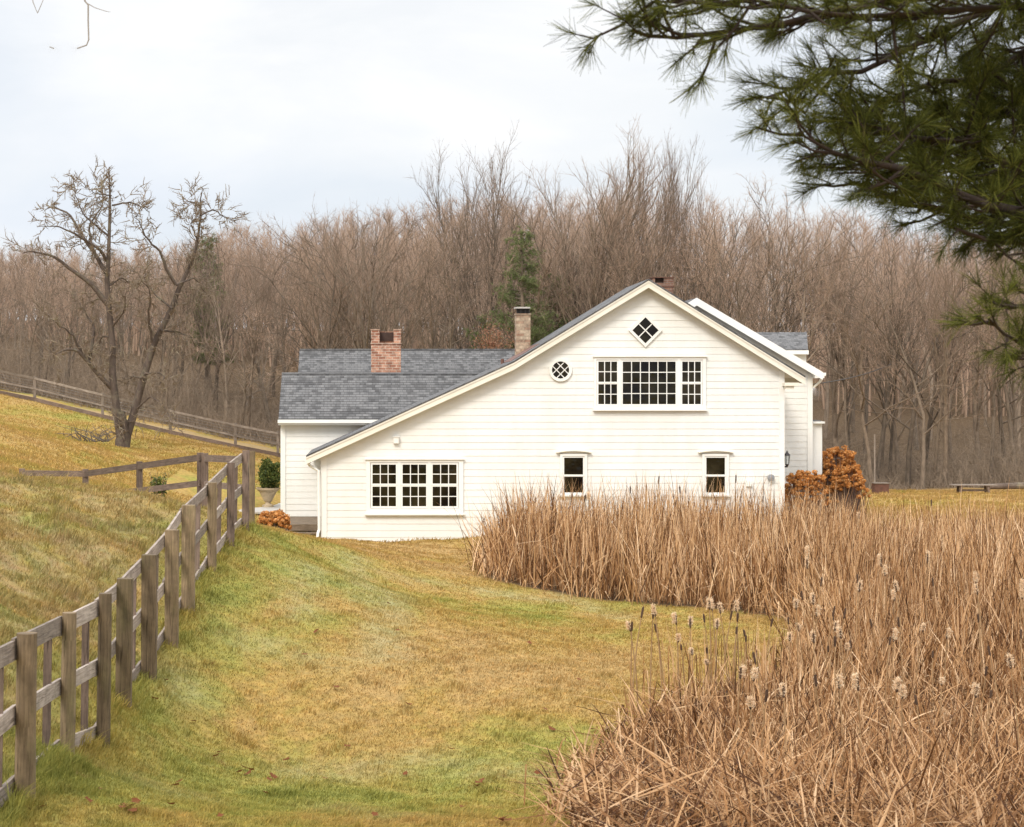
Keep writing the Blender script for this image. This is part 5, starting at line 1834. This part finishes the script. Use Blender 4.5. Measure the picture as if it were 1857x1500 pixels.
# ---------------------------------------------------------------- the near pine, its trunk off to the right
def build_pine():
    g = np.random.default_rng(77)
    D0 = 8.2
    tx, ty = 5.9, 9.0
    gz = float(H(tx, ty))
    pine = thing('pine_tree', (tx, ty, gz), 'near dark green pine reaching its boughs in from the upper right', 'tree')
    m = MB()
    m.tube([(tx, ty, gz - .3), (tx + .03, ty, gz + 2), (tx - .02, ty, 0.5), (tx + .05, ty, 3), (tx, ty, 6.5), (tx, ty, 9.5)], [.34, .27, .23, .19, .11, .03], 14)
    m.build('trunk', M['pinebark'], pine, True)
    limbs = [
        ([(2400, -160), (2000, -70), (1790, -35), (1601, 0), (1374, 41), (1261, 63), (1193, 73), (1100, 70)], 7.9, .035, .5),
        ([(2350, -120), (1980, -60), (1791, 5), (1714, 41), (1628, 86), (1510, 129), (1433, 145), (1374, 152), (1345, 180)], 8.4, .032, .6),
        ([(2400, -90), (2000, 0), (1857, 14), (1646, 22), (1556, 32), (1442, 27), (1374, 9), (1250, -5), (1150, -6)], 8.0, .02, .6),
        ([(2400, 40), (2000, 60), (1857, 80), (1800, 130), (1700, 150), (1600, 155), (1540, 190), (1490, 205)], 8.9, .03, .75),
        ([(2400, 380), (2050, 395), (1857, 387), (1737, 376), (1646, 326), (1510, 299), (1420, 272), (1375, 245)], 8.2, .055, .85),
        ([(2400, 300), (2000, 300), (1857, 325), (1760, 272), (1640, 245), (1580, 245), (1520, 232), (1470, 218)], 8.7, .04, .9),
        ([(2300, 240), (2000, 210), (1857, 215), (1700, 200), (1600, 205), (1540, 225), (1500, 240)], 9.3, .03, 1.0),
        ([(2300, 420), (1990, 420), (1857, 412), (1770, 405), (1650, 385), (1560, 365), (1510, 340), (1480, 325)], 8.9, .03, .55),
        ([(2350, 700), (2000, 655), (1857, 634), (1828, 622), (1800, 602), (1765, 572)], 7.8, .02, .449),
        ([(2350, 600), (2000, 560), (1880, 545), (1850, 548), (1825, 560)], 8.0, .015, .44),
        ([(2350, 450), (2000, 435), (1857, 440), (1800, 450), (1760, 430), (1690, 415)], 8.3, .018, .44),
        ([(2300, 150), (2000, 120), (1857, 150), (1780, 230), (1720, 270), (1650, 290)], 9.0, .02, 1.1),
        ([(2300, 330), (2000, 350), (1857, 355), (1720, 320), (1620, 305), (1560, 285)], 9.4, .03, 1.1),
    ]
    polys, br, tufts = [], [], []
    for li, (pts, d, r, dens) in enumerate(limbs):
        P = np.array([W(u + (40 if li < 3 else 74) * min(1, max(0, (1900 - u) / 350)), v, d + (.5 if i < 2 else 0) - .12 * i) for i, (u, v) in enumerate(pts)])
        # first point on the trunk
        P[0] = (tx, ty, P[0][2] + .0)
        n0 = len(P)
        q = np.linspace(0, 1, 22)
        s = np.concatenate([[0], np.cumsum(np.linalg.norm(np.diff(P, axis=0), axis=1))]); s /= s[-1]
        Q = np.stack([np.interp(q, s, P[:, k]) for k in range(3)], 1)
        Q[1:-1] = .25 * Q[:-2] + .5 * Q[1:-1] + .25 * Q[2:]
        Q += g.normal(0, .012, Q.shape)
        R = r * (1 - q) ** .8 + .005
        polys.append((Q, R))
        L = np.linalg.norm(np.diff(Q, axis=0), axis=1).sum()
        nb = int(24 * L * dens)
        for c in range(nb):
            t = .3 + .7 * (c + g.random()) / nb
            f = t * 21; i = min(int(f), 20)
            p = Q[i] + (Q[i + 1] - Q[i]) * (f - i)
            td = unit(Q[i + 1] - Q[i])
            dd = unit(td * g.uniform(.5, 1.0) + g.normal(0, .55, 3) * np.array([1, 1, .55]) + np.array([0, 0, .05]))
            l = g.uniform(.18, .55) * (1.25 - .72 * t) * (.55 if dens < .45 else 1)
            e = p + dd * l
            mid = (p + e) / 2 + np.array([0, 0, -.06 * l])
            br.append((np.stack([p, p * .4 + mid * .6, mid, e * .6 + mid * .4, e * .85 + mid * .15, e]), np.linspace(.008, .003, 6)))
            for k in range(int(1 + l * 9)):
                tt = g.uniform(.45, 1.0)
                base_ = p + (e - p) * tt
                d2 = unit(dd * .8 + g.normal(0, .45, 3) + np.array([0, 0, .15]))
                l2 = g.uniform(.03, .14)
                e2 = base_ + d2 * l2
                br.append((np.linspace(base_, e2, 6), np.linspace(.004, .002, 6)))
                tufts.append((e2, d2))
            tufts.append((e, dd))
    V, q = tubes_np(polys, 8)
    V2, q2 = tubes_np(br, 4)
    mesh_np('limb', np.concatenate([V, V2]), np.concatenate([q, q2 + len(V)]), M['pinebark'], pine)
    T = np.array([t for t, _ in tufts]); Dn = np.array([d for _, d in tufts])
    per = 44
    i = np.repeat(np.arange(len(T)), per)
    n = len(i)
    o = Dn[i] * g.uniform(.55, 1.1, n)[:, None] + g.normal(0, .42, (n, 3)) + np.array([0, 0, -.05])
    o /= np.linalg.norm(o, axis=1)[:, None]
    A = T[i] - Dn[i] * g.uniform(0, .05, n)[:, None]
    B = A + o * g.uniform(.065, .12, n)[:, None]
    a = np.cross(o, g.normal(0, 1, (n, 3))); a /= np.linalg.norm(a, axis=1)[:, None]
    w = .0011
    Vn = np.concatenate([A - a * w, A + a * w, B + a * w * .6, B - a * w * .6])
    j = np.arange(n)
    ob = mesh_np('needles', Vn, np.stack([j, j + n, j + 2 * n, j + 3 * n], 1), M['needle'], pine)
    ob['kind'] = 'stuff'
    print('tufts', len(T), 'needles', n)


build_pine()

# thin twigs hanging into the top left corner from a tree outside the frame
g = np.random.default_rng(5)
d = 13.0
tx = (-420 - U0) * d / F
gz = float(H(tx, d))
ov = thing('overhanging_tree', (tx, d, gz), 'thin pale bare twigs hanging into the upper left sky', 'tree')
m = MB()
zt_ = W(0, -130, d)[2]
m.tube([(tx, d, gz - .3), (tx + .05, d, gz + 1.8), (tx - .05, d, 1.0), (tx + .1, d, zt_), (tx + .2, d, zt_ + 2)], [.16, .13, .1, .07, .02], 10); m.build('trunk', M['bark'], ov, True)
m = MB()


def hang(pts, r0, r1):
    P = [W(u, v, d) for u, v in pts]
    m.tube(P, list(np.linspace(r0, r1, len(P))), 5)


m.tube([(tx + .08, d, zt_ - .2), W(-150, -170, d), W(40, -150, d), W(140, -120, d)], [.05, .035, .022, .012], 6)
hang([(140, -120), (150, -40), (154, 2), (160, 9), (160, 40), (161, 72), (157, 82), (140, 88), (117, 92), (98, 88), (90, 85)], .008, .0036)
hang([(158, 6), (172, 14), (190, 20), (200, 22)], .004, .0018)
hang([(20, -150), (50, -60), (60, 4), (68, 24)], .006, .002)
hang([(68, 24), (75, 8), (82, -10), (90, -60)], .003, .002)
m.build('crown', mat_bark('pale_hanging_twig', (.30, .26, .23), (.45, .42, .4)), ov)

# ---------------------------------------------------------------- small things on the right and on the lawn
d = 73.5
q = W(1765, 884, d); gq = float(H(q[0], d))
be = thing('garden_bench', (q[0], d, gq), 'weathered grey wooden plank bench at the edge of the wood', 'bench')
m = MB()
for k in range(4): m.box(q[0] - .92, q[0] + .92, d - .26 + k * .14, d - .26 + k * .14 + .125, gq + .40, gq + .445)
m.build('seat', M['palewood'], be)
for s in (-1, 1):
    for y in (-.18, .2):
        m = MB(); m.beam((q[0] + s * .62, d + y, gq - .1), (q[0] + s * .55, d + y, gq + .4), .09, .07, (0, 1, 0)); m.build('leg', M['oldwood'], be)
m = MB(); m.box(q[0] - .6, q[0] + .6, d - .03, d + .03, gq + .16, gq + .24); m.build('stretcher', M['oldwood'], be)
q = W(1597, 885, 72); gq = float(H(q[0], 72))
bo = thing('rusty_box', (q[0], 72, gq), 'small rusty brown box with pale lid at the wood edge', 'box')
m = MB(); m.box(q[0] - .28, q[0] + .28, 71.8, 72.3, gq - .1, gq + .42); m.build('body', M['rust'], bo)
m = MB(); m.box(q[0] - .31, q[0] + .31, 71.77, 72.33, gq + .42, gq + .46); m.build('lid', M['palewood'], bo)
m = MB()
x = px(1586, 72.8); gq = float(H(x, 72.8))
m.tube([(x, 72.8, gq - .2), (x + .01, 72.8, gq + 1.2), (x, 72.8, gq + 2.45)], [.035, .033, .03], 8)
tag(m.build('thin_pole', M['palewood']), 'thin pale upright pole standing behind the rusty box', 'pole')
q = W(1900, 893, 76); gq = float(H(q[0], 76))
m = MB()
m.tube([(q[0] - 2.4, 76.3, gq + .12), (q[0] - 1, 76, gq + .18), (q[0] + 1, 76, gq + .16), (q[0] + 3, 75.8, gq + .2)], [.12, .15, .16, .17], 10)
tag(m.build('fallen_log', M['oldbark'], None, True), 'long dark fallen log lying right of the bench', 'log')
m = MB()
a, b = np.array([xb + .06, DB + .2, pz(697, DB)]), W(1615, 661, 81)
P = [a + (b - a) * t + np.array([0, 0, -.5 * t * (1 - t)]) for t in np.linspace(0, 1, 14)]
m.tube(P, .022, 5)
tag(m.build('service_cable', M['cable']), 'dark service cable strung from the rear wing eave into the trees', 'cable')

# fallen oak leaves on the lawn
def leaf_proto(rs):
    r = random.Random(rs)
    n = 9
    out = []
    for s in (1, -1):
        pts = []
        for i in range(n):
            t = i / (n - 1)
            wv = math.sin(math.pi * min(1, t * 1.05)) * (.34 + .13 * math.cos(t * 19)) + .01
            pts.append((t - .5, s * wv))
        out.append(pts)
    V, Fq = [], []
    for i in range(n):
        t = i / (n - 1)
        curl = .16 * math.sin(t * 3 + rs) + .1
        for x, y, side in ((out[1][i][0], out[1][i][1], 1), (t - .5, 0, 0), (out[0][i][0], out[0][i][1], 1)):
            V.append((x, y, .06 + curl * (abs(y) * 1.6) + .22 * (x * x) * (1 + .5 * math.sin(rs))))
    for i in range(n - 1):
        for k in range(2):
            a = i * 3 + k
            Fq.append((a, a + 1, a + 4, a + 3))
    ob = mesh_np('oak_leaf', np.array(V), np.array(Fq), M['leaf'])
    return ob


LP = [leaf_proto(k) for k in (1, 2, 3)]
lused = set()
spots = [(455, 1405), (442, 1400), (450, 1412), (435, 1408), (488, 1420), (495, 1415), (480, 1445), (392, 1378), (400, 1372), (575, 1150), (578, 1147), (572, 1152), (388, 1208), (553, 1195), (720, 1148),
         (740, 1285), (868, 1428), (862, 1432), (875, 1425), (160, 1460), (228, 1470), (235, 1474), (245, 1466), (240, 1478), (222, 1474), (325, 1425), (318, 1432), (310, 1468), (680, 1488), (905, 1496), (915, 1492), (920, 1498), (185, 1440),
         (520, 1385), (630, 1360), (735, 1410), (820, 1365), (870, 1350), (1000, 1330), (1050, 1240), (990, 1295), (1075, 1330), (350, 1315), (280, 1275), (300, 1240), (610, 1255), (705, 1100), (960, 1170), (50, 1480), (75, 1476), (590, 1420), (975, 1410), (400, 1490), (840, 1470), (1005, 1470)]
for k, (u, v) in enumerate(spots):
    p = GP(u, v)
    i = k % 3
    if i in lused: o = LP[i].copy(); COL.objects.link(o)
    else: o = LP[i]; lused.add(i)
    s = random.uniform(.085, .13)
    o.location = (p[0], p[1], p[2] + .035); o.scale = (s, s, s * random.uniform(.6, 1.6))
    o.rotation_euler = (random.uniform(-.5, .5), random.uniform(-.5, .5), random.uniform(0, 6.28))
    tag(o, 'curled russet oak leaf fallen on the lawn', 'leaf', 'fallen leaves on the lawn')

# ---------------------------------------------------------------- sky, sun, camera
w = bpy.data.worlds.new('World'); SC.world = w; w.use_nodes = True
nt = w.node_tree
bg = nt.nodes['Background']
EL, AZ = math.radians(42), math.radians(205)      # sun behind the camera, a little to the left
sky = N(nt, 'ShaderNodeTexSky', sky_type='NISHITA'); sky.sun_disc = False; sky.sun_elevation = EL; sky.sun_rotation = AZ
sky.air_density = 1; sky.dust_density = 2
tc = N(nt, 'ShaderNodeTexCoord')
mp = N(nt, 'ShaderNodeMapping'); mp.inputs['Scale'].default_value = (1, 1, 2.6)
nt.links.new(tc.outputs['Generated'], mp.inputs['Vector'])
n1 = noise(nt, 5.5, 6, .55, mp.outputs[0], .4)
r1 = ramp(nt, [(.36, (.84, .84, .84)), (.6, (1, 1, 1))])
nt.links.new(n1, r1.inputs[0])
n2 = noise(nt, 3.1, 5, .5, mp.outputs[0], .3)
r2 = ramp(nt, [(.36, (7.15, 7.65, 8.35)), (.62, (8.8, 8.85, 8.9))])
nt.links.new(n2, r2.inputs[0])
c = mixc(nt, r1.outputs[0], sky.outputs[0], r2.outputs[0])
# an overcast sky is brightest overhead
sx = N(nt, 'ShaderNodeSeparateXYZ'); nt.links.new(tc.outputs['Generated'], sx.inputs[0])
zr_ = N(nt, 'ShaderNodeMapRange', interpolation_type='SMOOTHSTEP')
for i, val in ((1, .2), (2, .8), (3, 1.0), (4, 2.3)): zr_.inputs[i].default_value = val
nt.links.new(sx.outputs['Z'], zr_.inputs[0])
vm = N(nt, 'ShaderNodeVectorMath', operation='SCALE'); nt.links.new(c, vm.inputs[0]); nt.links.new(zr_.outputs[0], vm.inputs['Scale'])
c = vm.outputs[0]
nt.links.new(c, bg.inputs['Color'])
bg.inputs['Strength'].default_value = .083

sl = bpy.data.lights.new('Sun', 'SUN'); so = bpy.data.objects.new('Sun', sl); COL.objects.link(so)
sl.energy = 1.5; sl.angle = math.radians(16); sl.color = (1, .95, .87)
# direction towards the sun: sky rotation is measured from +Y towards +X
dv = Vector((math.sin(AZ) * math.cos(EL), math.cos(AZ) * math.cos(EL), math.sin(EL)))
so.rotation_euler = dv.to_track_quat('Z', 'Y').to_euler()

cam = bpy.data.cameras.new('Camera'); co = bpy.data.objects.new('Camera', cam); COL.objects.link(co)
co.location = (0, 0, 0); co.rotation_euler = (math.pi / 2, 0, 0)
cam.sensor_fit = 'HORIZONTAL'; cam.sensor_width = 36; cam.lens = 36 * F / 1857
cam.shift_x = (928.5 - U0) / 1857; cam.shift_y = -(750 - V0) / 1857
cam.clip_start = .5; cam.clip_end = 2000
cam.dof.use_dof = True; cam.dof.focus_distance = 50; cam.dof.aperture_fstop = 8
SC.camera = co
SC.view_settings.view_transform = 'Standard'; SC.view_settings.look = 'None'; SC.view_settings.gamma = 1
SC.view_settings.exposure = .5
SC.cycles.max_bounces = 5; SC.cycles.diffuse_bounces = 2; SC.cycles.transparent_max_bounces = 4
try:
    SC.cycles.use_denoising = True
except Exception:
    pass
